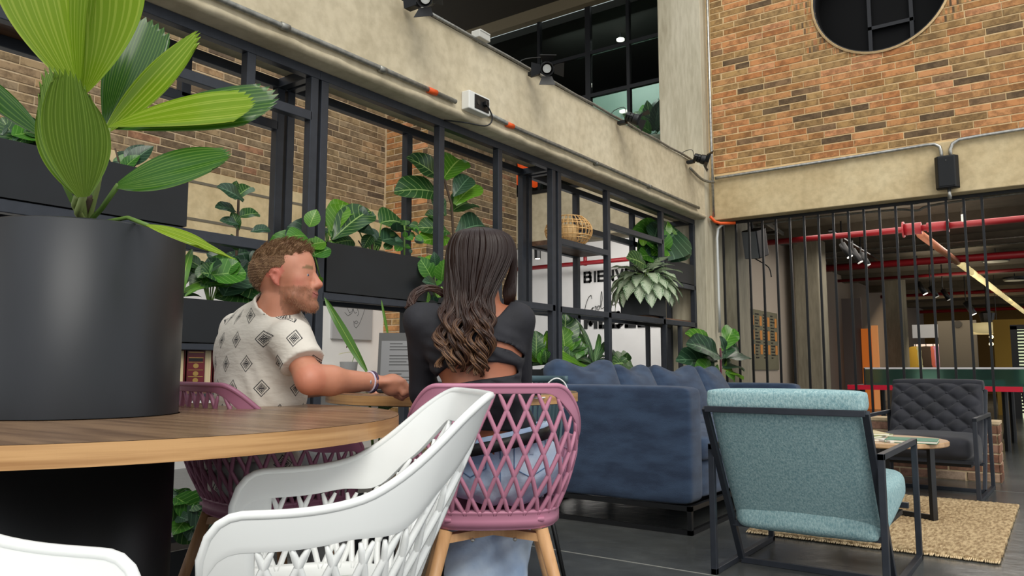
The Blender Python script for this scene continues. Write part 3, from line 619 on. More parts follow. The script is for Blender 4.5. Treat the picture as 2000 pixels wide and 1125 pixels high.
MB().box((-3.615, b0.y, b1.z), (-3.6, b1.y, b0.z)).build('panel', M('board_glass', '#6d6a58', .12, spec=.6), bdm)
mo = MB(); mk = MB()
for c_ in range(4):
    yy = lerp(b0.y, b1.y, .08+.23*c_)
    for r_ in range(15):
        zz = lerp(b0.z, b1.z, .06+.052*r_); wd = .05+.16*random.random()
        (mk if (c_+r_//5) % 2 else mk).box((-3.6, yy, zz-.018), (-3.596, yy+wd, zz))
    for r_ in range(3):
        z0 = lerp(b0.z, b1.z, .1+.24*r_); mo.box((-3.6, yy+.2, z0-.14), (-3.5975, yy+.3, z0))
mo.build('orange_blocks', M('orange_print', '#b87a3a', .6), bdm)['kind'] = 'stuff'; mk.build('dark_lines', m_text, bdm)['kind'] = 'stuff'
struct(MB().box((-3.615, 13.3, 0), (-3.58, 14.1, 1.95)).build('door_1', M('dark_door', '#0c0c0d', .5)))
o1 = at(1686, 640, y=18); o2 = at(1708, 640, y=18)
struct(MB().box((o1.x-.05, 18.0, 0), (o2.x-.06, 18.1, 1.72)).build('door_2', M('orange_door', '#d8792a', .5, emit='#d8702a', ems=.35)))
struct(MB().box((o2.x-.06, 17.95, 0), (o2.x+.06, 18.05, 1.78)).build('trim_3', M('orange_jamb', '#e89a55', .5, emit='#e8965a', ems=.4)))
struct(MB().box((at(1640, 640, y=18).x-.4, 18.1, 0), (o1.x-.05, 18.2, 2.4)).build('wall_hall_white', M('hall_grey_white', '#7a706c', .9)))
gx0, gx1 = at(1832, 650, y=22), at(1907, 650, y=22)
pg = thing('grey_partition', 'plain grey display partition with a round vent, behind the green table', 'partition', ((gx0.x+gx1.x)/2, 22, 0))
MB().box((gx0.x, 22, 0), (gx1.x, 22.15, at(1870, 626, y=22).z)).build('panel', M('partition_grey', '#55534f', .8), pg)
pv = at(1871, 633, y=22); MB().tube([(pv.x, 21.97, pv.z), (pv.x, 22.0, pv.z)], .09, 14).build('vent', m_black, pg)
s0, s1 = at(1782, 650, y=24), at(1832, 650, y=24)
dc = thing('shop_display', 'bright lit shop display with hanging clothes at the back of the hall', 'display', ((s0.x+s1.x)/2, 24, 0))
zt, zb = at(1800, 634, y=24).z, at(1800, 660, y=24).z
MB().box((s0.x, 24, zb), (s1.x, 24.05, zt)).build('header_panel', M('header_grey', '#9da2a8', .6, emit='#a6acb4', ems=.25), dc)
MB().box((s0.x, 24.2, 0), (s1.x, 24.25, at(1800, 672, y=24).z)).build('lit_back', M('lit_back', '#e8d8c8', .6, emit='#f6e6d6', ems=.6), dc)
for i, (px, cc, w_) in enumerate(((1789, '#d9b64a', .16), (1797, '#cfd6b0', .12), (1810, '#4a4038', .22), (1824, '#e07a6a', .1), (1829, '#d9a3d0', .1))):
    c0 = at(px, 700, y=23.9); o = thing('garment', ['yellow garment hung in the lit display', 'pale green garment hung in the lit display', 'dark coat between the garments', 'coral garment in the lit display', 'lilac garment at the right of the lit display'][i], 'garment', (c0.x, 23.9, .9))
    m = softbox((c0.x, 23.9, 1.15), (w_*2, .1, .6), .03, .02, 4); m.build('cloth', M('cloth%d' % i, cc, .9), o, True); MB().tube([(c0.x, 23.9, 1.45), (c0.x, 23.9, 1.55)], .01, 5).build('hanger', m_black, o)
wl_ = at(1929, 640, y=20); pl = thing('drum_pendant', 'creamy drum pendant lamp beside the grey partition', 'pendant lamp', (wl_.x, 20, 1.9))
MB().lathe([(.30, -.14), (.33, .10)], wl_, 24, False).build('shade', M('shade_cream', '#c9bc94', .7, emit='#d9c890', ems=.35), pl, True, solid=.01); MB().tube([wl_+Vector((0, 0, .1)), (wl_.x, 20, 2.9)], .015, 6).build('cord', m_black, pl)
MB().lathe([(.0, .1), (.12, .12), (.16, .32), (.1, .36)], wl_, 16).build('cap', m_black, pl)
for i, (px, py) in enumerate(((1936, 658), (1948, 657), (1936, 672))):
    g = at(px, py, y=20); o = MB().ell(g, (.045, .045, .045), 12, 8).build('globe_bulb', M('globe', '#fff0c8', .3, emit='#ffe6a8', ems=4), None, True); MB().tube([g, (g.x, g.y, 2.93)], .006, 5).build('cord', m_black, o); tag(o, ['small glowing globe bulb upper left by the ochre wall', 'small glowing globe bulb upper right by the ochre wall', 'small glowing globe bulb lower by the ochre wall'][i], 'bulb')
vx0 = at(1975, 680, y=16).x; sh = thing('louvre_shutter', 'black louvred shutter door letting daylight through at the right edge', 'shutter', (vx0+.5, 16, 0))
MB().box((vx0, 16, 0), (vx0+.1, 16.06, 1.6)).box((vx0, 16, 1.54), (vx0+1.6, 16.06, 1.62)).build('frame', m_black, sh)
for i in range(26): z = .1+i*.056; MB().box((vx0+.1, 16, z), (vx0+1.6, 16.05, z+.03)).build('louvre', m_black, sh)
MB().box((vx0+.08, 16.2, 0), (vx0+1.6, 16.22, 1.56)).build('daylight_pane', M('daylight_pane', '#c8d8a8', .5, emit='#d8e0b8', ems=.9), sh)
struct(MB().box((at(1940, 650, y=17).x, 17, 0), (5.8, 17.1, at(1960, 624, y=17).z)).build('wall_ochre', M('ochre_wall', '#8d6d2c', .8)))
st = thing('bar_stool', 'dark bar stool beyond the green table', 'stool', (at(1985, 800, y=11.5).x, 11.5, 0))
c = Vector((at(1985, 800, y=11.5).x, 11.5, 0)); MB().lathe([(.17, .62), (.18, .66), (.14, .67)], c, 20).build('seat', m_black, st)
for k in range(4): t = PI/4+k*PI/2; MB().tube([c+Vector((.1*math.cos(t), .1*math.sin(t), .63)), c+Vector((.2*math.cos(t), .2*math.sin(t), 0))], .012, 6).build('leg', m_black, st)
# ---------------------------------------------------------------- low brick wall
lw = struct(MB().box((-2.2, 6.995, 0), (-.44, 7.25, .44)).build('wall_low', m_mortar2))
LB = brick_mat('old_brick', ['#8a5f4a', '#9a7460', '#a88a72', '#7a5542', '#b39a84', '#8d6650'])
lay_bricks(lw, LB, (0, 6.995, 0), (1, 0, 0), (0, -1, 0), -2.2, -.43, .005, .44, .073, .235, 300)
lay_bricks(lw, LB, (-.44, 0, 0), (0, 1, 0), (1, 0, 0), 6.985, 7.25, .005, .44, .073, .235, 300)
MB().box((-2.2, 6.985, .44), (-.43, 7.25, .462)).build('coping', m_mortar2, lw)
# ---------------------------------------------------------------- armchairs
def armchair(name, label, cat, loc, rz, mat, tufted=False, fz=0):
    """local: back towards -y, seat towards +y; square-tube frame loops"""
    r = thing(name, label, cat, (0, 0, 0)); t = .025; W_ = .335
    for s_ in (-1, 1):
        x = s_*W_
        MB().bar((x, -.38, 0), (x, -.38, .545), t, t, (0, 1, 0)).build('leg', m_frame, r, bevel=.002)
        MB().bar((x, .40, 0), (x, .40, .545), t, t, (0, 1, 0)).build('leg', m_frame, r, bevel=.002)
        MB().bar((x, -.3925, .533), (x, .4125, .533), t, t).build('armrest', m_frame, r, bevel=.002)
        MB().bar((x, -.3925, .0125), (x, .4125, .0125), t, t).build('runner', m_frame, r, bevel=.002)
        MB().bar((x*.93, -.50, .705), (x*.93, -.11, .02), t, t, (0, 1, 0)).build('back_frame', m_frame, r, bevel=.002)
    MB().bar((-W_*.93, -.50, .70), (W_*.93, -.50, .70), t, t).build('cross_rail', m_frame, r, bevel=.002)
    MB().bar((-W_*.93, -.205, .19), (W_*.93, -.205, .19), t, t).build('cross_rail', m_frame, r, bevel=.002)
    MB().bar((-W_*.93, -.11, .0125), (W_*.93, -.11, .0125), t, t).build('cross_rail', m_frame, r, bevel=.002)
    MB().bar((-W_*.93, .33, .25), (W_*.93, .33, .25), t, t).build('cross_rail', m_frame, r, bevel=.002)
    ang = math.atan2(.295, .51); R = Matrix.Rotation(ang, 3, 'X')
    bk = softbox((0, 0, 0), (.60, .11, .60), .035, .008, 9, None, .002, 3); me = bk.mesh('backrest')
    T = Matrix.Translation((0, -.305, .475)) @ Matrix.Rotation(ang, 4, 'X'); me.transform(T); me.materials.append(mat)
    o = bpy.data.objects.new('backrest', me); C.objects.link(o); weld(o); fin(o, r, True, sub=1)
    hr = softbox((0, -.452, .742), (.612, .115, .085), .022, .004, 8, None, .0015, 1).build('head_roll', mat, o, True, sub=1); weld(hr)
    st_ = softbox((0, .07, .335), (.60, .62, .15), .05, .015, 9, Matrix.Rotation(math.radians(9), 3, 'X') if False else None, .003, 2)
    me = st_.mesh('seat'); 
    for v in me.vertices:
        if v.co.z < .33: v.co.z -= .10*max(0, min(1, (.25-v.co.y)/.5))
    me.materials.append(mat); o = bpy.data.objects.new('seat', me); C.objects.link(o); weld(o); fin(o, r, True, sub=1)
    MB().box((-.29, -.2, .215), (.29, .3, .235)).build('seat_base', m_black, r)
    if tufted:
        n, m_ = 84, 84; rows = []
        for i in range(n+1):
            row = []
            for k in range(m_+1):
                u = -.30+.60*k/m_; v = -.29+.58*i/n; p_ = (u/.15+v/.136); q_ = (u/.15-v/.136)
                h = (abs(math.sin(PI*p_))*abs(math.sin(PI*q_)))**.5
                e = min(1, (.30-abs(u))/.05, (.29-abs(v))/.04); e = max(0, e)
                d = .045*(.25+.75*h)*e**.5
                row.append((u, .05+d, v))
            rows.append(row)
        mb_ = MB().grid(rows); me = mb_.mesh('tufted_front'); me.transform(T); me.materials.append(mat); o = bpy.data.objects.new('tufted_front', me); C.objects.link(o); fin(o, r, True)
        for i in range(-4, 5):
            for k in range(-4, 5):
                if (i+k) % 2 == 0:
                    u, v = k*.075, i*.068
                    if abs(u) < .29 and abs(v) < .26:
                        me = MB().ell((u, .066, v), (.009, .007, .009), 10, 6).mesh('button'); me.transform(T); me.materials.append(mat); o = bpy.data.objects.new('button', me); C.objects.link(o); fin(o, r, True)
    return moved(r, loc, rz)
armchair('armchair', 'teal fabric armchair with charcoal tube frame seen from behind', 'armchair', (-.925, 3.62, 0), 0, m_teal)
armchair('tufted_armchair', 'dark grey tufted armchair facing the camera beyond the round coffee table', 'armchair', (-.82, 6.28, 0), math.radians(178), m_dark, True)
# ---------------------------------------------------------------- blue sofa
sf = thing('corner_sofa', 'navy blue fabric corner sofa on a black metal base', 'sofa', (-2.2, 5.5, 0))
X0, X1, Y0, Y1 = -2.86, -1.63, 3.885, 7.35
o = softbox(((X0+X1)/2, Y0+.09, .46), (X1-X0, .18, .62), .03, .006, 10, None, .002, 4).build('arm', m_denim, sf, True, sub=1); weld(o)
o = softbox((X0+.1, (Y0+Y1)/2+.1, .44), (.2, Y1-Y0-.2, .58), .04, .006, 8, None, .002, 2).build('back', m_denim, sf, True, sub=1); weld(o)
o = softbox((-2.43, Y1-.09, .43), (.90, .18, .60), .03, .004, 8, None, .001, 2).build('end_back', m_denim, sf, True, sub=1); weld(o)
o = softbox(((X0+X1)/2+.1, (Y0+Y1)/2, .26), (X1-X0-.24, Y1-Y0-.36, .22), .03, .004, 8).build('seat_base', m_denim, sf, True, sub=1); weld(o)
for i in range(3):
    yc = Y0+.18+.49+i*.99; o = softbox(((X0+X1)/2+.12, yc, .425), (X1-X0-.24, .975, .15), .045, .02, 8, None, .002, i).build('seat_cushion', m_denim, sf, True, sub=1); weld(o)
t = .025
for z in (.0125, .135):
    for x in (X0+.05, X1-.0125): MB().bar((x, Y0+.0125, z), (x, Y1, z), t, t).build('base_rail', m_black, sf)
    for y in (Y0+.0125, Y1-.02): MB().bar((X0+.05, y, z), (X1, y, z), t, t).build('base_rail', m_black, sf)
for x in (X0+.05, X1-.0125):
    for y in (Y0+.0125, Y1-.02): MB().bar((x, y, 0), (x, y, .15), t, t, (0, 1, 0)).build('leg', m_black, sf)
def rotq(ax, deg): return Matrix.Rotation(math.radians(deg), 3, ax)
cush = [(-2.54, 4.42, .655, .66, 20, 'large navy back cushion at the near end of the sofa'), (-2.53, 5.12, .625, .62, 22, 'navy back cushion second along the sofa'), (-2.52, 5.85, .625, .66, 24, 'navy back cushion third along the sofa with a slumped top'), (-2.50, 6.55, .62, .66, 26, 'navy back cushion at the far end of the sofa')]
for i, (x, y, z, w_, tl, lb) in enumerate(cush):
    R = rotq('Z', (-4, 7, -6, 9)[i]) @ rotq('Y', -tl)
    m = softbox((0, 0, 0), (.17, w_, .46), .05, .05, 10, None, .004, i)
    me = m.mesh('back_cushion')
    for v in me.vertices:
        f = max(0, v.co.z/.23)
        v.co.z += .045*f*math.cos(v.co.y/w_*2*PI*1.0)*(-1)**(0)*(-1)  # slumped middle, raised corners
    T = Matrix.Translation((x, y, z)) @ R.to_4x4(); me.transform(T); me.materials.append(m_denim); o = bpy.data.objects.new('back_cushion', me); C.objects.link(o); weld(o); fin(o, None, True, sub=1)
    tag(o, lb, 'cushion', 'navy cushions on the corner sofa')
# ---------------------------------------------------------------- rug, coffee table, magazines
rg = MB(); n = 70; rows = []
RX0, RX1, RY0, RY1 = -1.42, -.29, 4.13, 5.86
for i in range(n+1):
    row = []
    for k in range(n+1):
        u, v = k/n, i/n; x = lerp(RX0, RX1, u); y = lerp(RY0, RY1, v)
        if k in (0, n): x += .008*math.sin(i*2.3)
        if i in (0, n): y += .009*math.sin(k*1.9)
        row.append((x, y, .012+.0025*math.sin(i*2.9)*math.sin(k*3.1)))
    rows.append(row)
ro = rg.grid(rows).build('jute_rug', m_jute, None, True, solid=.018); tag(ro, 'sand coloured woven jute rug under the coffee table', 'rug')
fg = MB()
for k in range(150):
    x = lerp(RX0, RX1, k/149); fg.tube([(x, RY0+.004, .014), (x+random.uniform(-.004, .004), RY0-.014-.008*random.random(), .007)], .003, 4)
    fg.tube([(x, RY1-.004, .014), (x, RY1+.014, .007)], .003, 4)
fo = fg.build('fringe', M('fringe', '#d6bf98', .9), ro); fo['kind'] = 'stuff'
ct = thing('coffee_table', 'round wood-topped coffee table with angular black legs on the rug', 'table', (-.86, 5.05, .02))
cc = Vector((-.90, 5.06, 0)); MB().lathe([(.335, .425), (.34, .43), (.34, .448), (.335, .452)], cc, 56).build('table_top', M('pale_wood_top', '#a98561', .35, col2='#c4a27c', scale=3, stretch=(2, 14, 2)), ct)
for k in range(3):
    t_ = math.radians(-20+k*120); e = cc+Vector((.27*math.cos(t_), .27*math.sin(t_), 0)); u = Vector((math.cos(t_), math.sin(t_), 0))
    MB().bar(e+Vector((0, 0, .022)), e+Vector((0, 0, .425)), .05, .02, u).build('leg', m_black, ct)
    MB().bar(cc+Vector((0, 0, .034)), e+Vector((0, 0, .034)), .02, .03).build('foot_bar', m_black, ct); MB().bar(cc+Vector((0, 0, .415)), e+Vector((0, 0, .415)), .02, .02).build('top_bar', m_black, ct)
mags = [(-1.00, 4.98, .453, .2, .28, .012, 12, '#d9d3c4', 'white magazine at the bottom of the left stack on the coffee table'), (-.98, 5.02, .466, .19, .25, .012, -14, '#7a8a4a', 'olive patterned magazine in the left stack'), (-1.0, 5.05, .479, .19, .25, .010, 30, '#c9b98a', 'beige booklet on top of the left stack'),
        (-.73, 4.93, .453, .26, .2, .016, 4, '#2f7a5e', 'green book lying alone at the right of the coffee table'), (-.86, 4.9, .453, .1, .18, .010, 50, '#e6e4de', 'rolled white leaflet in front of the stack')]
for (x, y, z, w_, l_, h_, dg, cc_, lb) in mags:
    o = thing('magazine', lb, 'magazine', (x, y, z), math.radians(dg), 'magazines on the round coffee table')
    o2 = MB().box((-w_/2, -l_/2, h_*.12), (w_/2-.003, l_/2, h_*.85)).build('pages', M('pages', '#e8e2d2', .8)); o2.parent = o
    o2 = MB().box((-w_/2-.002, -l_/2-.002, h_*.85), (w_/2, l_/2+.002, h_)).box((-w_/2-.002, -l_/2-.002, 0), (w_/2, l_/2+.002, h_*.12)).box((-w_/2-.002, -l_/2-.002, 0), (-w_/2, l_/2+.002, h_)).build('cover', M('cover_'+cc_[1:], cc_, .4)); o2.parent = o
# ---------------------------------------------------------------- rattan lamp on the shelf, books
bk = thing('rattan_lantern', 'round woven rattan lantern on the high shelf board', 'lantern', (-3.33, 5.42, 1.888))
c = Vector((-3.33, 5.47, 1.895)); prof = lambda t: .115+.085*math.sin(PI*t)**.8
for k in range(30):
    a_ = 2*PI*k/30; MB().tube([c+Vector((prof(t/10)*math.cos(a_), prof(t/10)*math.sin(a_), .24*t/10)) for t in range(11)], .0042, 5).build('cane', m_rattan, bk, True)
for t in (.02, .2, .3, .5, .7, .8, .98):
    MB().tube([c+Vector((prof(t)*math.cos(2*PI*k/28), prof(t)*math.sin(2*PI*k/28), .24*t)) for k in range(29)], .005, 5, False).build('hoop', m_rattan, bk, True)
MB().lathe([(.07, .02), (.07, .17)], c, 20).build('inner_glass', M('lantern_liner', '#d9b47c', .6), bk, True)
m_bound = M('oxblood_binding', '#4f0f16', .45, col2='#651820', scale=12); m_gold = M('gold_tooling', '#a5874a', .4, .5); m_pages = M('cream_pages', '#cdbb93', .85, col2='#dccba6', stretch=(1, 60, 1), scale=3)
y = 1.62; k = 0
blabels = ['red bound volume with its spine out, leftmost beside the graphite drum', 'cream page block of the book left of the middle spine', 'red bound volume with its spine out in the middle of the row', 'cream page block right of the middle spine', 'red bound volume with its spine out nearest the man', 'cream page block just behind the man', 'red bound volume half behind the man', 'cream page block at the frame post']
ys = [1.79, 1.90, 1.965, 2.055, 2.10, 2.19, 2.24, 2.33]; ws = [.10, .06, .085, .042, .085, .045, .085, .05]
for i in range(8):
    y0, w_ = ys[i], ws[i]; spine = i % 2 == 0; b_ = thing('bound_book', blabels[i], 'book', (-3.3, y0+w_/2, .776), 0, 'bound volumes on the lower shelf')
    zt = .955-.004*(i % 3)
    MB().box((-3.42, y0+.004, .779), (-3.212, y0+w_-.004, zt-.003)).build('pages', m_pages, b_)
    if spine:
        MB().box((-3.43, y0, .776), (-3.2, y0+.004, zt)).box((-3.43, y0+w_-.004, .776), (-3.2, y0+w_, zt)).box((-3.208, y0, .776), (-3.198, y0+w_, zt)).build('cover', m_bound, b_)
        for z in (.80, .83, .86, .895, .915, .94): MB().box((-3.199, y0+.006, z), (-3.1965, y0+w_-.006, z+.0025)).build('gilt_band', m_gold, b_)
        for z in (.815, .845, .88): MB().add([(-3.1966, y0+w_/2+.014*math.cos(2*PI*j/12), z+.011*math.sin(2*PI*j/12)) for j in range(12)], [tuple(range(12))]).build('gilt_rosette', m_gold, b_)
        MB().box((-3.199, y0+.008, .90), (-3.1968, y0+w_-.008, .915)).build('title_label', M('title_dark', '#12100f', .5), b_)
    else: MB().box((-3.43, y0, .776), (-3.205, y0+.003, zt)).box((-3.43, y0+w_-.003, .776), (-3.205, y0+w_, zt)).build('cover', m_bound, b_)
tb_ = thing('red_book', 'red and white book lying on the top shelf at the upper left corner', 'book', (-3.3, .75, 2.245))
MB().box((-3.44, .55, 2.245), (-3.15, 1.02, 2.275)).build('lower_cover', M('crimson', '#a3122a', .4), tb_); MB().box((-3.43, .56, 2.275), (-3.16, 1.01, 2.31)).build('pages', M('pages_white', '#e8e4dc', .8), tb_); MB().box((-3.44, .55, 2.31), (-3.15, 1.02, 2.33)).build('upper_cover', M('crimson_dark', '#7a0f1e', .4), tb_)
for i in range(9): MB().box((-3.1495, .80+.018*i, 2.251), (-3.1485, .808+.018*i, 2.251+.012+.004*(i % 3))).build('spine_mark', M('spine_white', '#e8d8d8', .5), tb_)
# drawing on the left wall, pot and hanging leaf by it
ar = thing('canvas_drawing', 'grey canvas with a fine line drawing of hands and a face on the white wall', 'picture', (XL, 5.7, 1.17))
c0, c1 = at(645, 660, x=XL), at(722, 590, x=XL)
MB().box((XL, c0.y, 1.18), (XL+.03, c1.y+.02, 1.75)).build('canvas', M('canvas_grey', '#a3a2a2', .85), ar)
dl = MB(); X_ = XL+.031
def stroke(pts, w_=.0022): dl.tube([(X_, lerp(c0.y, c1.y, a_), lerp(1.18, 1.75, b_)) for a_, b_ in pts], w_, 4)
stroke([(.25, .98), (.3, .8), (.35, .6), (.42, .5), (.5, .55), (.45, .68), (.36, .66)]); stroke([(.35, .98), (.38, .8), (.42, .7), (.5, .72), (.52, .6), (.48, .5), (.38, .44), (.3, .5)])
stroke([(.52, .95), (.5, .75), (.52, .55), (.56, .5), (.6, .52)]); stroke([(.55, .88), (.6, .9), (.64, .86), (.6, .84), (.55, .86)]); stroke([(.75, .76), (.8, .79), (.84, .74), (.79, .71), (.75, .74)])
stroke([(.85, .95), (.86, .8), (.82, .6), (.76, .45), (.68, .3), (.6, .22), (.55, .25), (.53, .35)]); stroke([(.55, .33), (.6, .36), (.65, .33), (.6, .3), (.55, .32)]); stroke([(.62, .6), (.66, .5), (.62, .45)]); stroke([(.74, .66), (.82, .66)]); stroke([(.74, .63), (.82, .64)])
dl.build('line_drawing', m_text, ar)['kind'] = 'stuff'
sp_ = thing('side_shelf', 'white ledge on the left wall below the canvas', 'shelf', (XL, 5.6, .72)); MB().box((XL, 4.9, .70), (XL+.34, 6.1, .735)).build('board', m_plaster, sp_)
pt_ = thing('grey_pot', 'small grey concrete pot on the white ledge below the canvas', 'pot', (-6.12, 5.62, .736))
pc = Vector((-6.12, 5.60, .736)); MB().lathe([(.07, 0), (.095, .2), (.085, .2), (.065, .03)], pc, 24, False).build('pot', M('pot_grey', '#7a7a7a', .9), pt_, True); MB().lathe([(.0, .02), (.07, .02)], pc, 24, False).build('base', M('pot_grey2', '#6a6a6a', .9), pt_)
# lettering on the back wall
def text3d(s_, loc, size, mat, name, label, ext=.004, off=0., rot=(PI/2, 0, 0)):
    cu = bpy.data.curves.new(name, 'FONT'); cu.body = s_; cu.size = size; cu.extrude = ext; cu.offset = off
    o = bpy.data.objects.new(name, cu); C.objects.link(o); o.location = loc; o.rotation_euler = rot; cu.materials.append(mat); dg = bpy.context.evaluated_depsgraph_get(); me = bpy.data.meshes.new_from_object(o.evaluated_get(dg)); me.name = name; o2 = bpy.data.objects.new(name, me); C.objects.link(o2); o2.location = loc; o2.rotation_euler = rot; bpy.data.objects.remove(o); tag(o2, label, 'sign'); return o2
GL = {'B': [[(0, 0), (0, 1), (.5, 1), (.58, .9), (.58, .62), (.5, .53), (0, .53)], [(.5, .53), (.62, .43), (.62, .1), (.52, 0), (0, 0)]], 'I': [[(.1, 0), (.1, 1)]], 'E': [[(.52, 1), (0, 1), (0, 0), (.52, 0)], [(0, .52), (.46, .52)]],
      'N': [[(0, 0), (0, 1), (.6, 0), (.6, 1)]], 'V': [[(0, 1), (.3, 0), (.6, 1)]], 'D': [[(0, 0), (0, 1), (.4, 1), (.6, .8), (.6, .2), (.4, 0), (0, 0)]], 'O': [[(0, .2), (0, .8), (.18, 1), (.45, 1), (.62, .8), (.62, .2), (.45, 0), (.18, 0), (0, .2)]],
      'S': [[(.56, .9), (.42, 1), (.12, 1), (0, .86), (.02, .64), (.54, .4), (.58, .16), (.44, 0), (.1, 0), (0, .1)]], 'M': [[(0, 0), (0, 1), (.36, .25), (.72, 1), (.72, 0)]], 'L': [[(0, 1), (0, 0), (.5, 0)]], '\u00cd': [[(.1, 0), (.1, 1)], [(.06, 1.12), (.22, 1.26)]]}
def letters(word, p, h, name, label, wt=.2):
    r = thing(name, label, 'sign', p); x = 0
    for ch in word:
        m = MB(); w_ = h*wt; mxw = 0
        for pl_ in GL[ch]:
            q = [Vector((p.x+x+a_*h*.95, 10.99, p.z+w_/2+b_*(h-w_))) for a_, b_ in pl_]; mxw = max(mxw, max(a_ for a_, b_ in pl_))
            for k in range(len(q)-1):
                d_ = (q[k+1]-q[k]).normalized()*w_*.45; m.bar(q[k]-d_, q[k+1]+d_, .012, w_, (0, 0, 1) if abs(d_.z) < abs(d_.x)*9 else (1, 0, 0)) if abs(d_.z) < abs(d_.x)*9 else m.box((q[k].x-w_/2, 10.984, min(q[k].z, q[k+1].z)-w_*.45), (q[k].x+w_/2, 10.996, max(q[k].z, q[k+1].z)+w_*.45))
        m.build('letter', m_text, r); x += (mxw*.95+.34)*h
l1 = at(1142, 553, y=10.99); letters('BIENVENIDOS', l1, .19, 'wall_lettering', 'black capital letters starting BIE high on the white back wall')
l2 = at(1144, 643, y=10.99); letters('MEDELL\u00cdN', l2, .27, 'wall_lettering', 'heavy black capital letters MEDELL low on the white back wall', .24)
sc = MB()
def cool(pts): sc.tube(catmull([at(x, y, y=10.985) for x, y in pts], len(pts)*5), .0045, 5)
cool([(1156, 584), (1154, 577), (1149, 582), (1144, 596), (1142, 610), (1146, 612), (1153, 606), (1158, 600)]); cool([(1160, 600), (1157, 604), (1160, 609), (1164, 604), (1162, 598), (1166, 600)]); cool([(1168, 597), (1166, 602), (1168, 606), (1171, 601), (1169, 597), (1173, 598)]); cool([(1173, 600), (1176, 585), (1175, 569), (1173, 585), (1174, 602), (1180, 600)]); cool([(1205, 575), (1203, 590), (1198, 596), (1194, 592), (1200, 588), (1210, 592)])
cs = sc.build('script_lettering', m_text, None, True); tag(cs, 'thin handwritten word Cool on the white back wall', 'sign')
cl2 = thing('cylinder_light', 'black cylinder ceiling light seen through the frame posts', 'ceiling light', at(1050, 505, y=9.6)); c = at(1050, 505, y=9.6)
MB().tube([c, c+Vector((0, 0, .16))], .05, 14).tube([c+Vector((0, 0, .16)), (c.x, c.y, 2.95)], .012, 6).build('housing', m_black, cl2); MB().tube([c-Vector((0, 0, .005)), c], .035, 12).build('lamp_face', M('lamp_face2', '#ffffff', .4, emit='#fff4dd', ems=6), cl2)
ry = at(1130, 515, y=10.6); pipe('sprinkler_pipe', 'red sprinkler pipe in front of the white back wall', [(-8.8, 10.6, ry.z), (-3.8, 10.6, ry.z)], .035, m_red)
pipe('pipe_fitting', 'red upright sprinkler fitting on the pipe before the white wall', [(at(1143, 515, y=10.6).x, 10.6, ry.z-.04), (at(1143, 515, y=10.6).x, 10.6, ry.z+.16)], .03, m_red, 'pipe')
# upper room: glowing discs for lamp reflections, plant pot, ribbed tank, orange lamps
for i, (px, py, yy, r_) in enumerate(((1212, 79, 9.9, .055), (1303, 132, 9.9, .055), (1218, 219, 9.3, .06), (1045, 86, 10.4, .018))):
    p = at(px, py, y=9.0 if i != 2 else 9.56) ; o = thing('round_downlight', ['round lit downlight in the middle of the upper window', 'round lit downlight next to the concrete column', 'low round lit lamp left of the upper plant', 'tiny lit downlight at the left of the upper window'][i], 'light', p)
    MB().lathe([(r_, 0), (r_, .02)], p, 20).build('diffuser', M('downlight_face', '#ffffff', .4, emit='#fff6ea', ems=2.0), o); MB().tube([p+Vector((0, 0, .02)), (p.x, p.y, 5.4) if i != 2 else (p.x, 9.6, p.z+.02)], .008, 5).build('stem', m_black, o)
tk = thing('ribbed_tank', 'white ribbed cylinder standing behind the dark upper glass', 'tank', (-6.6, 8.8, 3.1)); c = at(943, 372, y=8.9)
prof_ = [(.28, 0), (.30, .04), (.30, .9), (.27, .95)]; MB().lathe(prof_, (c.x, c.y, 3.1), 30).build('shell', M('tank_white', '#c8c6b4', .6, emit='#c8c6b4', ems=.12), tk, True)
for k in range(10): a_ = -PI/2+(k-4.5)*.28; MB().bar((c.x+.30*math.cos(a_), c.y+.30*math.sin(a_), 3.14), (c.x+.30*math.cos(a_), c.y+.30*math.sin(a_), 4.0), .012, .012, (0, 1, 0)).build('rib', M('tank_rib', '#8e8c7c', .7) if k == 0 else bpy.data.materials['tank_rib'], tk)
for i, (px, py) in enumerate(((1022, 325), (1016, 350), (1044, 353))):
    p = at(px, py, y=9.4); o = thing('orange_lamp', ['glowing orange lamp top left behind the upper glass', 'glowing orange lamp low left behind the upper glass', 'glowing orange lamp right of the double post'][i], 'lamp', p)
    MB().lathe([(.03, -.1), (.08, -.06), (.09, .05), (.03, .1)], p, 14).build('shade', M('orange_glow%d' % i, '#c8461e', .5, emit='#e8501e', ems=.9), o, True); MB().tube([p+Vector((0, 0, .1)), (p.x, p.y, 5.4)], .006, 5).build('cord', m_black, o)
# ---------------------------------------------------------------- lattice shell chairs
TOPC = catmull([(-.255, .20, 0), (-.268, .08, 0), (-.262, -.06, 0), (-.235, -.175, 0), (-.165, -.243, 0), (-.08, -.256, 0), (0, -.258, 0), (.08, -.256, 0), (.165, -.243, 0), (.235, -.175, 0), (.262, -.06, 0), (.268, .08, 0), (.255, .20, 0)], 121)
BASC = catmull([(-.185, .20, 0), (-.198, .10, 0), (-.195, -.01, 0), (-.172, -.095, 0), (-.125, -.142, 0), (-.06, -.155, 0), (0, -.158, 0), (.06, -.155, 0), (.125, -.142, 0), (.172, -.095, 0), (.195, -.01, 0), (.198, .10, 0), (.185, .20, 0)], 121)
CORN = [.020, .090, .058, .84, 0]
def _c(cv, t):
    f = (max(-1, min(1, t))+1)/2*120; k = min(int(f), 119); return cv[k].lerp(cv[k+1], f-k)
def z_rim(t):
    a = abs(t); z = lerp(.822, .655, 1-(1-sm(.33, .92, a))**2.2)
    if a > .88: q = (a-.88)/.12; z = .48+(z-.48)*math.sqrt(max(0, 1-q**2.6))
    return z
def band(t): a = abs(t); e_ = CORN[0]+CORN[1]*sm(.27, .42, a); return e_+(CORN[2]-e_)*sm(.5, .72, a)
ZB = .462
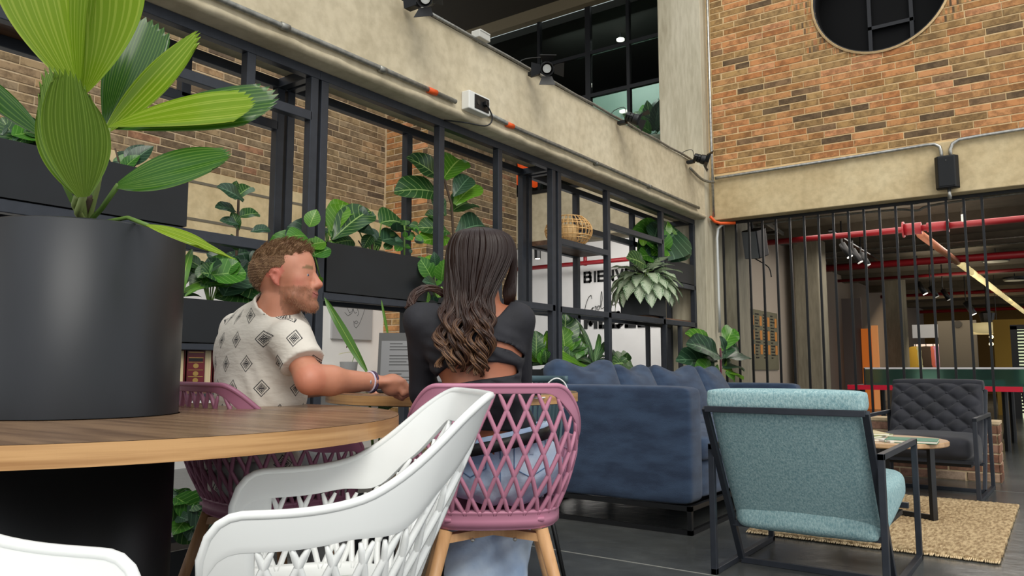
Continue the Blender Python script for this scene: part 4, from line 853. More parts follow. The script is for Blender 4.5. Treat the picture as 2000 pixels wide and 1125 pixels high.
def shell(t, z):
    """point of the shell at angle index t, height z"""
    q = max(0, min(1, (z-ZB)/(.82-ZB))); b = _c(BASC, t); a = _c(TOPC, t); bul = .018*math.sin(PI*min(1, q*1.1))
    k_ = CORN[4]*max(0, min(1, (-a.y-.05)/.15)); p = Vector((lerp(b.x, a.x, q**.85), lerp(b.y+.035*k_*(1-q), a.y, q**(.85+.75*k_)), 0)); bul *= 1-.5*k_; v = Vector((p.x, p.y+.03, 0)); v = v.normalized() if v.length > 1e-6 else Vector((0, -1, 0))
    return Vector((p.x+v.x*bul, p.y+v.y*bul, z))
_al = [0.]
for i in range(120): _al.append(_al[-1]+(TOPC[i+1]-TOPC[i]).length)
def t_of(s_):                              # arc length from the back centre -> angle index
    v = s_+_al[60]
    if v <= 0: return -1+v*2
    if v >= _al[-1]: return 1+(v-_al[-1])*2
    k = next(i for i in range(120) if _al[i+1] >= v); f = (v-_al[k])/(_al[k+1]-_al[k]); return -1+2*(k+f)/120
def lattice_chair(name, label, mat, loc, rz, legmat, group=None):
    r = thing(name, label, 'chair', (0, 0, 0), 0, group); N = 96
    rows = [[] for _ in range(6)]
    for i in range(N+1):
        t = -1+2*i/N; zr = z_rim(t); b = min(band(t), zr-ZB)
        for k in range(6): rows[k].append(shell(t, zr-b*k/5))
    MB().grid(rows).build('rim_band', mat, r, True, solid=.009, bevel=.0025)
    MB().tube([shell(-1+2*i/N, z_rim(-1+2*i/N)) for i in range(N+1)], .0075, 8).build('rim_bead', mat, r, True)
    # lattice ribs
    m = MB(); dt = .054; kk = .155
    for s_ in (-1, 1):
        j = -17
        while j <= 17:
            t0 = (j+.5)*dt; pts = []
            for i in range(25):
                q = i/24; t = t_of(t0+s_*kk*(q-.5)); z = ZB+.345*q
                if abs(t) > CORN[3]+.03: continue
                if z > z_rim(t)-band(t)+.006:
                    if len(pts) > 1: break
                    continue
                pts.append(shell(t, z))
            if len(pts) > 5: m.tube(pts, [.0066]*(len(pts)-2)+[.0055, .0035], 6)
            j += 1
    m.build('lattice', mat, r, True)
    # solid front posts of the arms, and the lower ring
    rows = []
    for k in range(5):
        z = ZB-.034+.034*k/2 if k < 3 else ZB+.006*(k-2)
        rows.append([shell(-1+2*i/N, max(z, ZB))*1.0+Vector((0, 0, z-max(z, ZB))) for i in range(N+1)])
    MB().grid(rows).build('base_ring', mat, r, True, solid=.012)
    for s_ in (-1, 1):
        rows = []
        for k in range(8):
            t = s_*lerp(CORN[3], 1.0, k/7); rows.append([shell(t, lerp(ZB-.02, z_rim(t)-.01, i/8)) for i in range(9)])
        MB().grid(rows).build('arm_front', mat, r, True, solid=.008)
    # seat pan
    ou = [(_c(BASC, -1+2*i/40).x, _c(BASC, -1+2*i/40).y) for i in range(41)]+[(.185, .225), (.12, .238), (0, .242), (-.12, .238), (-.185, .225)]
    st_ = MB().prism(ou, .418, .442).build('seat', mat, r, bevel=.008)
    rows = []
    for i in range(13):
        v = i/12; yy = lerp(-.15, .235, v); hw = .18-.04*(v < .15)
        rows.append([(lerp(-hw, hw, k/12), yy, .447-.012*(1-(2*k/12-1)**2)*math.sin(PI*v)) for k in range(13)])
    MB().grid(rows).build('seat_surface', mat, st_, True, solid=.01)
    for sx in (-1, 1):
        for s2 in (-1, 1):
            MB().tube([(sx*.135, s2*.125-.0, .415), (sx*.19, s2*.175, .2), (sx*.232, s2*.215, 0)], [.019, .0165, .011], 10).build('leg', legmat, r, True)
    MB().bar((-.14, -.125, .393), (.0, -.06, .402), .03, .022).bar((.14, -.125, .393), (.0, -.06, .402), .03, .022).bar((-.14, .125, .393), (0, .06, .402), .03, .022).bar((.14, .125, .393), (0, .06, .402), .03, .022).box((-.03, -.07, .39), (.03, .07, .415)).build('leg_brace', legmat, r)
    for sx in (-1, 1): MB().ell((sx*.06, -.115, .386), (.006, .006, .006), 8, 5).build('screw', m_zinc, r)
    return moved(r, loc, rz)
m_legd = wood('tan_oak', '#8d6543', '#a87f57', (20, 20, 2), .5)
CORN[:] = [.060, .055, .054, .87, 1]
lattice_chair('lattice_chair', 'white lattice armchair in the foreground with its tall back at the right', m_white, (-1.09, .98, 0), math.radians(140), m_legw)
lattice_chair('lattice_chair', 'white lattice armchair cut off by the lower left corner of the view', m_white, (-.925, .185, 0), math.radians(-62), m_legw)
CORN[:] = [.020, .028, .040, .93, 0]
lattice_chair('lattice_chair', 'pink lattice armchair the woman sits in, seen from behind', m_pink, (-1.42, 1.88, 0), math.radians(40), m_legw)
CH2 = at(522, 900, d=2.44)
lattice_chair('lattice_chair', 'mauve lattice armchair under the man in the patterned shirt', M('mauve_plastic', '#9a6279', .4), (CH2.x, CH2.y, 0), math.radians(-8), m_legd)
# slatted grey-teal chair with black legs beyond the small table
sl = thing('slatted_chair', 'grey teal slat-backed chair with thin black legs behind the small table', 'chair', (0, 0, 0)); m_sl = M('slate_teal_plastic', '#4a6068', .45)
def arc(t, r0, y0=0): return (r0*math.sin(t), y0-r0*math.cos(t))
rows = [[(arc(-1.25+2.5*i/24, .245)[0], arc(-1.25+2.5*i/24, .245)[1], z) for i in range(25)] for z in (.805, .822, .835)]
MB().grid(rows).build('top_rail', m_sl, sl, True, solid=.016)
for i in range(23): t = -1.2+2.4*i/22; a_ = arc(t, .245); b_ = arc(t, .20); MB().bar((b_[0], b_[1], .44), (a_[0], a_[1], .82), .014, .010, (math.sin(t), -math.cos(t), 0)).build('slat', m_sl, sl)
MB().lathe([(.18, .42), (.21, .435), (.205, .45), (.0, .445)], (0, 0, 0), 32).build('seat', m_sl, sl, True)
for sx in (-1, 1):
    for s2 in (-1, 1): MB().tube([(sx*.12, s2*.12, .42), (sx*.21, s2*.2, 0)], [.011, .008], 8).build('leg', m_black, sl, True)
pc_ = at(1004, 900, d=3.3); moved(sl, (pc_.x, pc_.y, 0), math.radians(215))
# ---------------------------------------------------------------- big table, drum
TC = Vector((-1.89, .922, 0)); DC = Vector((-2.002, .94, 0)); R1, R2 = .722, .232
tbl = thing('drum_table', 'round wooden table wrapped around the tall graphite drum planter', 'table', TC)
n = 110; rows = [[], [], [], []]
for k in range(n+1):
    t = 2*PI*k/n; o_ = TC+Vector((math.cos(t), math.sin(t), 0))*R1; i_ = DC+Vector((math.cos(t), math.sin(t), 0))*(R2+.004)
    rows[0].append((i_.x, i_.y, .755)); rows[1].append((o_.x, o_.y, .755)); rows[2].append((o_.x, o_.y, .717)); rows[3].append((i_.x, i_.y, .717))
MB().grid(rows[:2]).grid(rows[2:]).grid([rows[3], rows[0]]).build('table_top', m_top, tbl)
MB().grid([[(TC.x+(R1+.0012)*math.cos(2*PI*k/n), TC.y+(R1+.0012)*math.sin(2*PI*k/n), z) for k in range(n+1)] for z in (.7545, .735, .7172)]).build('edge_band', m_edge, tbl, False)
MB().lathe([(.228, .005), (.228, .715)], DC, 64).build('pedestal', m_black, tbl, True)
dr = thing('drum_planter', 'tall graphite metal drum planter rising through the round table', 'planter', (DC.x, DC.y, .757))
MB().lathe([(R2, .757), (R2, 1.208), (R2-.006, 1.212), (R2-.012, 1.208), (R2-.012, 1.10)], DC, 72, False).build('drum', m_drum, dr, True)
MB().lathe([(0, 1.12), (R2-.012, 1.12)], DC, 40, False).build('soil', m_soil, dr)
MB().box((0, 0, 0), (.001, .001, .001))
# ---------------------------------------------------------------- small table with laptop
T2 = at(885, 790, d=2.98); T2.z = 0; ZT2 = .780
t2 = thing('cafe_table', 'small round oak cafe table where the couple sits', 'table', T2)
MB().lathe([(.47, ZT2-.038), (.482, ZT2-.034), (.482, ZT2-.004), (.478, ZT2)], T2, 72).build('table_top', m_top, t2)
MB().lathe([(.4825, ZT2-.035), (.4825, ZT2-.003)], T2, 72, False).build('edge_band', m_edge, t2)
for k in range(4):
    for j in (-.02, .02):
        t = PI/4+k*PI/2+j*3; MB().tube([T2+Vector((.10*math.cos(t), .10*math.sin(t), ZT2-.04)), T2+Vector((.05*math.cos(t), .05*math.sin(t), .4)), T2+Vector((.28*math.cos(t), .28*math.sin(t), 0))], .006, 6).build('leg_rod', m_black, t2)
lp = thing('laptop', 'open dark laptop with a grey document on screen beside the woman', 'laptop', (0, 0, 0)); hl = M('laptop_black', '#111214', .4)
LW, LH = .34, .225
MB().box((-LW/2, -.12, .0), (LW/2, .12, .014)).build('base', hl, lp, bevel=.003)
kb = MB()
for i in range(5):
    for k in range(13): kb.box((-.15+k*.0232, -.02+i*.022, .014), (-.15+k*.0232+.019, -.003+i*.022, .0165))
kb.build('keyboard', M('keys', '#1d1e20', .6), lp)['kind'] = 'stuff'
Ts = Matrix.Translation((0, .118, .014)) @ Matrix.Rotation(math.radians(-17), 4, 'X')
def lpart(mb_, nm, mt):
    me = mb_.mesh(nm); me.transform(Ts); me.materials.append(mt); o = bpy.data.objects.new(nm, me); C.objects.link(o); fin(o, lp); return o
lpart(MB().box((-LW/2, 0, 0), (LW/2, .007, LH)), 'lid', hl)
scn = lpart(MB().box((-LW/2+.012, -.0012, .014), (LW/2-.012, 0, LH-.034)), 'screen', M('screen_grey', '#3c3d40', .3, emit='#8a8b90', ems=.12))
ln = MB()
for i in range(14):
    if i in (3, 8): continue
    ln.box((-LW/2+.045, -.0018, LH-.045-i*.0125), (-LW/2+.045+.05+.09*((i*37) % 10)/10, -.0012, LH-.048-i*.0125))
ln.box((.03, -.0018, .09), (.055, -.0012, .12)).box((.03, -.0018, .045), (.055, -.0012, .07))
tl_ = lpart(ln, 'screen_lines', m_text); tl_['kind'] = 'stuff'
lpos = at(818, 768, d=2.88); moved(lp, (lpos.x, lpos.y, ZT2+.001), YAW+math.radians(4))
bt = thing('water_bottle', 'clear bottle with a green cap behind the laptop', 'bottle', (0, 0, 0)); bp = at(776, 700, d=3.12); c = Vector((bp.x, bp.y, ZT2))
MB().lathe([(.028, 0), (.032, .01), (.032, .11), (.026, .13), (.012, .15), (.012, .158)], c, 20).build('bottle', M('bottle_clear', '#cfe0e0', .08, trans=.9), bt, True)
MB().lathe([(.015, .155), (.015, .178), (.012, .18)], c, 16).build('cap', M('cap_green', '#1e9a4a', .4), bt)
tag(bt, bt['label'], 'bottle'); moved(bt, (0, 0, 0), 0)
cb0 = at(1060, 768, d=2.75); cb = thing('charger_cable', 'white charger with its cable looping above the small table', 'cable', (cb0.x, cb0.y, ZT2))
pts = [at(*q) for q in []]
def P2(px, py, d=2.72): return at(px, py, d=d)
MB().tube(catmull([P2(1036, 772), P2(1050, 764), P2(1064, 755), P2(1078, 742), P2(1090, 739), P2(1102, 747), P2(1108, 760), P2(1107, 769)], 34), .0026, 6).build('cable', m_white, cb, True)
MB().tube(catmull([P2(1024, 770), P2(1040, 775, 2.66), P2(1058, 771), P2(1066, 776, 2.66), P2(1045, 777, 2.6), P2(1030, 771)], 30), .0026, 6).build('cable_coil', m_white, cb, True)
a = P2(1034, 752, 2.7); MB().bar(P2(1028, 749, 2.7), P2(1040, 756, 2.7), .03, .026).build('plug', m_white, cb, bevel=.004)
a = P2(1028, 774, 2.6); b = P2(1070, 776, 2.6); o = MB().box((-.05, -.03, 0), (.05, .03, .012)).build('phone', hl, None, bevel=.003); tag(o, 'dark phone lying on the small table beside the charger', 'phone'); o.location = (a.x, a.y, ZT2); o.rotation_euler = (0, 0, .6)
# ---------------------------------------------------------------- plants
def leaf_mesh(kind, nm='leaf', ns=10, nw=6, mat=None, droop=.25, fold=.12, seed=0):
    rs = random.Random(seed); m = MB(); uv = []; rows = []
    W_ = {'fig': .36, 'oval': .27, 'strap': .045, 'round': .46, 'aglao': .20, 'lance': .12}[kind]
    for i in range(ns+1):
        s_ = i/ns
        if kind == 'fig': w_ = W_*(math.sin(PI*min(1, s_**1.25*.97+.02))**.62)*(.72+.38*s_)
        elif kind == 'strap': w_ = W_*(math.sin(PI*(s_*.96+.04))**.55)
        elif kind == 'round': w_ = W_*math.sqrt(max(0, 1-(2*s_-1)**2))
        elif kind == 'aglao': w_ = W_*math.sin(PI*s_**.8)**.8
        else: w_ = W_*math.sin(PI*s_**.85)**.8
        w_ = max(w_, .004); row = []
        for k in range(nw+1):
            r_ = -1+2*k/nw; wave = .03*math.sin(s_*11+r_*2+seed)*abs(r_) if kind in ('fig', 'aglao') else .01*math.sin(s_*8+seed)*abs(r_)
            y = s_-.0*abs(r_); z = -droop*s_*s_+fold*abs(r_)*w_*2+wave; row.append((r_*w_, y*(1-droop*.25*s_), z)); uv.append((k/nw, s_))
        rows.append(row)
    m.grid(rows); me = m.mesh(nm); ul = me.uv_layers.new(name='UVMap')
    for lp_ in me.loops: ul.data[lp_.index].uv = uv[lp_.vertex_index]
    for p in me.polygons: p.use_smooth = True
    me.materials.append(mat); return me
_lm = {}
def put_leaf(parent, kind, mat, base, tip_dir, length, up=None, seed=0, droop=.25, fold=.12, nm='leaf', w=1.0):
    key = (kind, mat.name, seed % 3, round(droop, 1), fold)
    if key not in _lm: _lm[key] = leaf_mesh(kind, 'leaf', 12 if kind == 'strap' else 10, 4 if kind == 'strap' else 6, mat, droop, fold, seed % 3)
    d = Vector(tip_dir).normalized(); u = Vector(up) if up is not None else Vector((0, 0, 1))
    if abs(d.dot(u.normalized())) > .95: u = -FW
    x = d.cross(u).normalized(); z = x.cross(d)
    o = bpy.data.objects.new(nm, _lm[key]); C.objects.link(o)
    o.matrix_world = Matrix(((x.x*length*w, d.x*length, z.x*length, base[0]), (x.y*length*w, d.y*length, z.y*length, base[1]), (x.z*length*w, d.z*length, z.z*length, base[2]), (0, 0, 0, 1)))
    o.parent = parent; o.matrix_parent_inverse = world_of(parent).inverted(); return o
def stem(parent, pts, r=.004, mat=None, nm='stem'): return MB().tube(pts, r, 6).build(nm, mat or m_stem, parent, True)
def plant(name, label, base, cat='plant', group=None): return thing(name, label, cat, base, 0, group)
TOC = lambda s=1.: (-FW)*s+Vector((0, 0, .5))                      # an up-hint that turns blades to the room
def stalk_plant(name, label, pxs, X, z0, kind, mats, L, stemmat=None, up=None, droop=.25, w=1.0, root=None, jit=.05):
    """leaves given as (px,py of leaf base, px,py of tip); all in the plane X=..., rooted at z0"""
    ps = [(at(a, b, x=X), at(c, d, x=X)) for a, b, c, d in pxs]
    rx = root if root is not None else Vector((X, sum(p[0].y for p in ps)/len(ps), z0))
    r = plant(name, label, rx)
    for i, (p, q) in enumerate(ps):
        off = Vector((random.uniform(-jit, jit), 0, 0)); p = p+off; q = q+off*1.5+Vector((random.uniform(-.03, .05), 0, 0))
        put_leaf(r, kind, mats[i % len(mats)], p, q-p, (q-p).length*1.05, up or Vector((.7, -.6, .5)), i, droop, w=w)
    return r, ps, rx
# fiddle fig behind the woman
r, ps, rx = stalk_plant('fiddle_fig', 'tall fiddle leaf fig rising above the woman between the posts', [(868, 355, 815, 298), (872, 352, 915, 285), (868, 378, 795, 350), (880, 385, 905, 335), (892, 412, 945, 370), (886, 400, 922, 345), (880, 420, 862, 375), (888, 455, 948, 420), (882, 455, 830, 430), (880, 470, 826, 455), (878, 430, 848, 410)], -3.3, 1.5, 'fig', [L_fig, L_figb, L_fig, L_dark], .25, droop=.3, w=.85)
stem(r, [at(868, 350, x=-3.3), at(882, 400, x=-3.3), at(886, 470, x=-3.3), (rx.x, rx.y, 1.5)], .009, m_stemd)
r, ps, rx = stalk_plant('small_shrub', 'small bright green shrub by the womans cheek', [(846, 545, 826, 500), (850, 540, 862, 488), (848, 560, 820, 545), (852, 560, 868, 530), (846, 570, 835, 595), (852, 575, 862, 600), (850, 550, 838, 515), (848, 582, 850, 560), (850, 520, 842, 495)], -3.12, 1.3, 'oval', [L_green, L_figb, L_dark], .1, w=1.3, root=Vector((-3.22, at(850, 580, x=-3.12).y, 1.5)))
stem(r, [at(850, 540, x=-3.12), at(850, 580, x=-3.12), rx], .004)
# plants of the middle box
r, ps, rx = stalk_plant('rubber_plant', 'broad-leaved green plant at the left end of the middle planter box', [(640, 470, 705, 390), (642, 462, 668, 385), (645, 470, 700, 408), (640, 465, 655, 440), (660, 455, 705, 425), (640, 440, 690, 380), (636, 452, 560, 440), (610, 470, 545, 455), (636, 500, 600, 470), (640, 470, 640, 500)], -3.3, 1.5, 'fig', [L_fig, L_figb, L_dark, L_green], .3, droop=.35, w=.75)
for p, q in ps[:7]: stem(r, [p, p.lerp(rx, .5)+Vector((0, 0, .02)), rx], .005)
r, ps, rx = stalk_plant('philodendron', 'plant with large dark leaves on long stems in the middle planter box', [(722, 452, 690, 440), (725, 455, 735, 495), (700, 448, 690, 410), (745, 435, 805, 415), (742, 470, 790, 455), (700, 470, 660, 462), (730, 470, 715, 445), (718, 460, 700, 480), (720, 478, 745, 462)], -3.32, 1.5, 'oval', [L_dark, L_fig], .25, droop=.4, w=1.35)
for p, q in ps: stem(r, [p, (p+rx)/2+Vector((0, .02, -.01)), rx], .004, m_stemd if random.random() < .5 else m_stem)
r, ps, rx = stalk_plant('peperomia', 'bushy glossy plant at the right of the middle planter box', [(790+18*math.sin(i*2.4), 440+6*(i % 9), 790+30*math.sin(i*2.4), 434+7*(i % 9)+8*math.cos(i*1.7)) for i in range(26)], -3.26, 1.52, 'round', [L_fig, L_green, L_dark], .08, droop=.2)
stem(r, [at(790, 440, x=-3.26), rx], .006)
r, ps, rx = stalk_plant('hanging_vine', 'bright heart-leaved vine hanging past the steel post beside the man', [(605, 480, 640, 465), (612, 500, 640, 480), (625, 540, 637, 560), (620, 485, 636, 505), (595, 445, 600, 410), (600, 460, 560, 455)], -3.12, 1.45, 'oval', [L_figb, L_green], .15, w=1.5, root=Vector((-3.26, 2.8, 1.5)))
stem(r, [at(625, 540, x=-3.12), at(615, 500, x=-3.12), at(605, 470, x=-3.12), rx], .004)
# plants of the left boxes
r, ps, rx = stalk_plant('fiddle_fig', 'dark fiddle leaf fig standing in the left lower planter box', [(466, 395, 420, 362), (468, 388, 502, 350), (464, 415, 425, 395), (466, 425, 508, 405), (464, 440, 432, 425), (466, 450, 450, 418), (480, 455, 512, 442), (462, 380, 452, 358), (462, 500, 500, 480), (458, 520, 425, 505), (460, 540, 490, 520), (455, 490, 430, 470), (456, 555, 500, 545)], -3.3, 1.15, 'fig', [L_dark, L_fig], .25, droop=.3, w=.8, root=Vector((-3.3, 2.28, 1.15)))
stem(r, [at(466, 385, x=-3.3), at(464, 450, x=-3.3), at(460, 540, x=-3.3), rx], .007, m_stemd)
r, ps, rx = stalk_plant('coin_plant', 'round-leaved plant in the planter box just right of the drum', [(395+i % 5*9, 520+(i*7) % 40, 372+(i*31) % 90, 500+(i*17) % 62) for i in range(22)], -3.24, 1.15, 'round', [L_fig, L_dark, L_green], .12, droop=.15, w=.9)
for p, q in ps[::2]: stem(r, [p, (p+rx)/2, rx], .003)
r, ps, rx = stalk_plant('strap_plant', 'arching strap-leaved plant in the planter box beside the drum', [(342, 580, 352, 470), (345, 580, 372, 490), (346, 580, 400, 492), (340, 580, 345, 500), (350, 580, 385, 545), (352, 580, 400, 560), (348, 580, 430, 520), (342, 585, 365, 560)], -3.22, 1.15, 'strap', [L_strap, L_thin], .3, droop=.5, w=1.8, root=Vector((-3.25, 1.9, 1.15)))
r, ps, rx = stalk_plant('leafy_filler', 'mass of dark leaves under the left rail behind the man', [(430+(i*29) % 95, 505+(i*13) % 75, 415+(i*37) % 115, 490+(i*19) % 85) for i in range(40)], -3.3, 1.15, 'oval', [L_dark, L_fig, L_dark], .12, w=1.5, root=Vector((-3.3, 2.4, 1.15)))
r, ps, rx = stalk_plant('leafy_filler', 'dark foliage in the high left planter box behind the palm', [(10+(i*31) % 75, 262+(i*11) % 25, 0+(i*37) % 95, 225+(i*17) % 55) for i in range(26)], -3.3, 1.7, 'oval', [L_dark, L_fig, L_green], .12, w=1.4)
r, ps, rx = stalk_plant('leafy_filler', 'sparse dark twigs in the high left planter box right of the palm', [(205+(i*13) % 40, 345-(i*9) % 45, 200+(i*23) % 70, 335-(i*19) % 60) for i in range(14)]+[(330, 350, 345, 368), (335, 350, 320, 340)], -3.28, 1.7, 'oval', [L_dark, L_dark, L_green], .1, w=1.2)
stem(r, [at(225, 290, x=-3.28), rx], .004, m_stemd)
# behind and right of the woman
r, ps, rx = stalk_plant('lettuce_plant', 'wavy bright green leafy plant in the low box right of the woman', [(1052+(i*23) % 75, 712-(i*7) % 34, 1046+(i*29) % 96, 690-(i*17) % 42) for i in range(34)]+[(1096, 690, 1100, 612), (1100, 680, 1112, 622), (1105, 690, 1118, 640), (1110, 690, 1140, 645), (1100, 700, 1092, 640), (1108, 705, 1138, 665), (1115, 712, 1150, 690), (1102, 712, 1086, 670), (1112, 715, 1132, 680), (1052, 700, 1048, 648), (1060, 695, 1068, 655)], -3.28, .86, 'fig', [L_green, L_fig, L_figb], .15, w=1.0)
r, ps, rx = stalk_plant('dracaena', 'spiky dark strap-leaved plant behind the sofa', [(1150, 712, 1150+75*math.cos(t), 700-75*math.sin(t)) for t in [math.radians(-20+11.5*k) for k in range(20)]]+[(1150, 700, 1178, 645), (1150, 700, 1215, 715), (1150, 700, 1200, 668)], -3.26, .86, 'strap', [L_thin, L_thin, L_fig], .25, droop=.45, w=1.2)
r, ps, rx = stalk_plant('low_foliage', 'low dark round foliage peeking over the sofa cushion', [(1195+(i*11) % 32, 712-(i*5) % 12, 1188+(i*19) % 46, 706-(i*7) % 16) for i in range(16)], -3.22, .86, 'oval', [L_dark, L_fig], .1, w=1.6)
# aglaonema
ag = plant('aglaonema', 'silvery variegated aglaonema spilling over the cube planter', (-3.3, 6.82, 1.6)); ac = Vector((-3.28, 6.80, 1.58))
random.seed(11)
for i in range(56):
    t = 2.399*i; el = 1.1-.028*i; d = Vector((math.cos(t)*math.cos(el), math.sin(t)*math.cos(el), math.sin(el)+.25)).normalized(); h_ = .10+.20*(1-i/56)
    b0 = ac+Vector((d.x*.09, d.y*.09, h_*.8)); sp__ = b0+Vector((d.x, d.y, .1))*.10
    L_ = .235+.06*random.random(); dd = Vector((d.x, d.y, .35-.028*i)); put_leaf(ag, 'aglao', L_agl, sp__, dd, L_, Vector((.25*d.x, .25*d.y, 1)) if i < 30 else Vector((d.x, d.y, .5)), i, .3, w=1.25)
    if i % 3 == 0: stem(ag, [ac, b0, sp__], .003)
put_leaf(ag, 'fig', L_fig, ac+Vector((.1, -.15, .25)), at(1190, 452, x=-3.2)-(ac+Vector((.1, -.15, .25))), .3, Vector((.7, -.6, .5)), 1)
r, ps, rx = stalk_plant('pothos', 'green leafy plant in the small planter at the top right of the frame', [(1285+(i*17) % 40, 500-(i*13) % 50, 1262+(i*29) % 66, 492-(i*19) % 62) for i in range(34)]+[(1262, 480, 1255, 455), (1275, 470, 1288, 430), (1318, 500, 1330, 490)], -3.27, 1.96, 'oval', [L_green, L_fig, L_figb, L_dark], .14, w=1.4, root=Vector((-3.3, 7.35, 1.95)))
# rubber fig beside the far end of the sofa
r, ps, rx = stalk_plant('rubber_fig', 'young rubber fig with a reddish stem beside the concrete column', [(1405, 690, 1372, 645), (1408, 685, 1430, 632), (1406, 700, 1362, 660), (1410, 700, 1452, 672), (1404, 712, 1358, 690), (1410, 715, 1455, 695), (1408, 712, 1400, 750), (1412, 722, 1452, 718), (1400, 722, 1366, 712), (1406, 692, 1395, 660), (1408, 700, 1425, 660), (1404, 725, 1380, 740), (1410, 705, 1388, 690), (1412, 728, 1430, 745)], -2.74, .5, 'fig', [L_figb, L_green, L_dark, L_dark, L_dark, L_dark, L_green], .3, w=.62, droop=.2, root=Vector((-2.83, 7.5, .5)))
stem(r, [at(1407, 680, x=-2.74), at(1408, 725, x=-2.74), (-2.8, 7.48, .5)], .010, m_stemr)
# floor greenery under the mauve chair
r, ps, rx = stalk_plant('floor_foliage', 'glossy foliage low on the floor between the drum and the mauve chair', [(330+(i*23) % 60, 1010-(i*13) % 50, 305+(i*31) % 110, 960+(i*17) % 90) for i in range(38)]+[(370, 1050, 420, 1000)], -2.80, .15, 'oval', [L_fig, L_green, L_dark], .12, w=1.5, root=Vector((-2.95, 1.7, .15)))
# long strap blade by the laptop and leaf in grey pot
r = plant('strap_plant', 'plant with one very long striped strap leaf arching behind the mans wrist', (-2.95, 2.9, .8)); b_ = at(716, 724, d=3.3); t_ = at(632, 582, d=3.35)
put_leaf(r, 'strap', L_strap, b_, t_-b_, (t_-b_).length*1.03, -FW, 1, .06, w=1.15); b2 = at(759, 660, d=3.6); t3 = at(744, 585, d=3.6); put_leaf(r, 'strap', L_strap, b2, t3-b2, (t3-b2).length, -FW, 2, .06, w=.8)
b3 = at(700, 700, d=3.3); put_leaf(r, 'strap', L_strap, b_, at(690, 690, d=3.4)-b_, .12, -FW, 0, .1, w=1.6)
for k in range(5): put_leaf(r, 'lance', L_fig, at(735+k*6, 800, d=3.1), Vector((math.cos(k), .2, .2)), .09, -FW, k, .2)
stem(r, [b_, at(722, 790, d=3.25), at(730, 900, d=3.2)], .006); stem(r, [b2, at(750, 790, d=3.25), at(735, 900, d=3.2)], .004)
wp = thing('table_pot', 'dark pot of the long strap plant hidden behind the small table', 'pot', at(732, 1000, d=3.2)); c = at(732, 960, d=3.2); MB().lathe([(.08, 0), (.11, .34), (.10, .34), (.08, .05)], (c.x, c.y, 0), 24).build('pot', m_planter, wp, True)
MB().tube([(c.x, c.y, .3), (c.x, c.y, .5)], .012, 6).build('stake', m_stemd, wp)
r = plant('spathe', 'pale pointed leaf and dark sprig standing in the small grey pot', (-6.12, 5.6, .8)); put_leaf(r, 'lance', leaf_mat('pale_leaf', '#c9c8a0', '#e0dcc0', '#b9bf8a', .4, 5, .3, 'mid'), at(694, 688, x=-6.1), at(655, 688, x=-6.1)-at(694, 688, x=-6.1), .24, (0, 0, 1), 1, .1); put_leaf(r, 'lance', leaf_mat('dark_red_leaf', '#4a2428', '#7a4a40', '#3a1c20', .4, 5, .1, 'mid'), at(676, 680, x=-6.1), at(684, 668, x=-6.1)-at(676, 680, x=-6.1), .1, -FW, 0, .1); stem(r, [at(694, 688, x=-6.1), (-6.12, 5.6, .8)], .004)
# upper window plant
up_ = plant('peace_lily', 'large leafy plant in a pale pot behind the upper window edge', (-4.03, 8.75, 3.5)); uc = Vector((-4.02, 8.75, 3.78))
for i in range(30):
    t = 2.4*i; el = 1.25-.034*i; d = Vector((math.cos(t)*math.cos(el), math.sin(t)*math.cos(el)*.6, math.sin(el))); put_leaf(up_, 'aglao' if False else 'oval', (L_fig, L_green, L_dark)[i % 3], uc+d*.12, d+Vector((0, 0, .1)), .38+.1*random.random(), Vector((0, -1, .4)), i, .35, w=.85)
upp = thing('pale_pot', 'pale round pot of the plant upstairs', 'pot', (uc.x, uc.y, 3.1)); MB().lathe([(.12, 3.1), (.19, 3.74), (.17, 3.76)], (uc.x, uc.y, 0), 24).build('pot', M('pot_pale', '#a39c88', .7), upp, True)
MB().lathe([(.0, 3.745), (.16, 3.745)], (uc.x, uc.y, 0), 20, False).build('soil', m_soil, upp)
# ---------------------------------------------------------------- big pleated palm in the drum
pal = plant('pleated_palm', 'big pleated fan palm with bright green leaves in the graphite drum', (DC.x, DC.y, 1.12))
def pleat_leaf(b, t, half, nrib, mat, edge=None, bend=.0, fold=0., pleat=.012, shape='fan', teeth=.05, trunc=.0, roll=0., mat2=None, asym=0., nm='leaf'):
    """b base, t tip, half width; edge: hint of the across direction"""
    b = Vector(b); t = Vector(t); A = t-b; L = A.length; A.normalize(); Bv = Vector(edge) if edge is not None else A.cross(FW); Bv = (Bv-A*Bv.dot(A)).normalized(); Nn = A.cross(Bv)
    ns = 22; nw = nrib*2; m = MB(); uv = []; rows = []
    for i in range(ns+1):
        s_ = i/ns; row = []
        for k in range(nw+1):
            r_ = -1+2*k/nw
            g = {'fan': math.sin(min(1, s_*1.02)*PI*.5)**.9*(1-.12*s_**6), 'lens': math.sin(PI*min(1, s_*.93+.03))**.75, 'lobe': math.sin(PI*(.04+.80*s_))**.85, 'wedge': (math.sin(min(1, s_)*PI*.62)**.9)}[shape]
            Lr = 1-trunc*abs(r_)**2.2+asym*r_
            if i == ns: Lr += teeth*(1 if k % 2 else -1)*.5
            a_ = s_*L*Lr; w_ = half*g*r_
            zz = bend*L*(s_**2)+fold*abs(w_)+pleat*g*(1 if k % 2 else -1)*.5+roll*w_*s_
            row.append(b+A*a_+Bv*w_+Nn*zz); uv.append((k/nw, s_))
        rows.append(row)
    m.grid(rows); me = m.mesh(nm); ul = me.uv_layers.new(name='UVMap')
    for l_ in me.loops: ul.data[l_.index].uv = uv[l_.vertex_index]
    me.materials.append(mat); o = bpy.data.objects.new(nm, me); C.objects.link(o); o.parent = pal; o.matrix_parent_inverse = world_of(pal).inverted()
    for p in me.polygons: p.use_smooth = True
    return o
hd = lambda a, b, d=1.9: at(a, b, d=d)
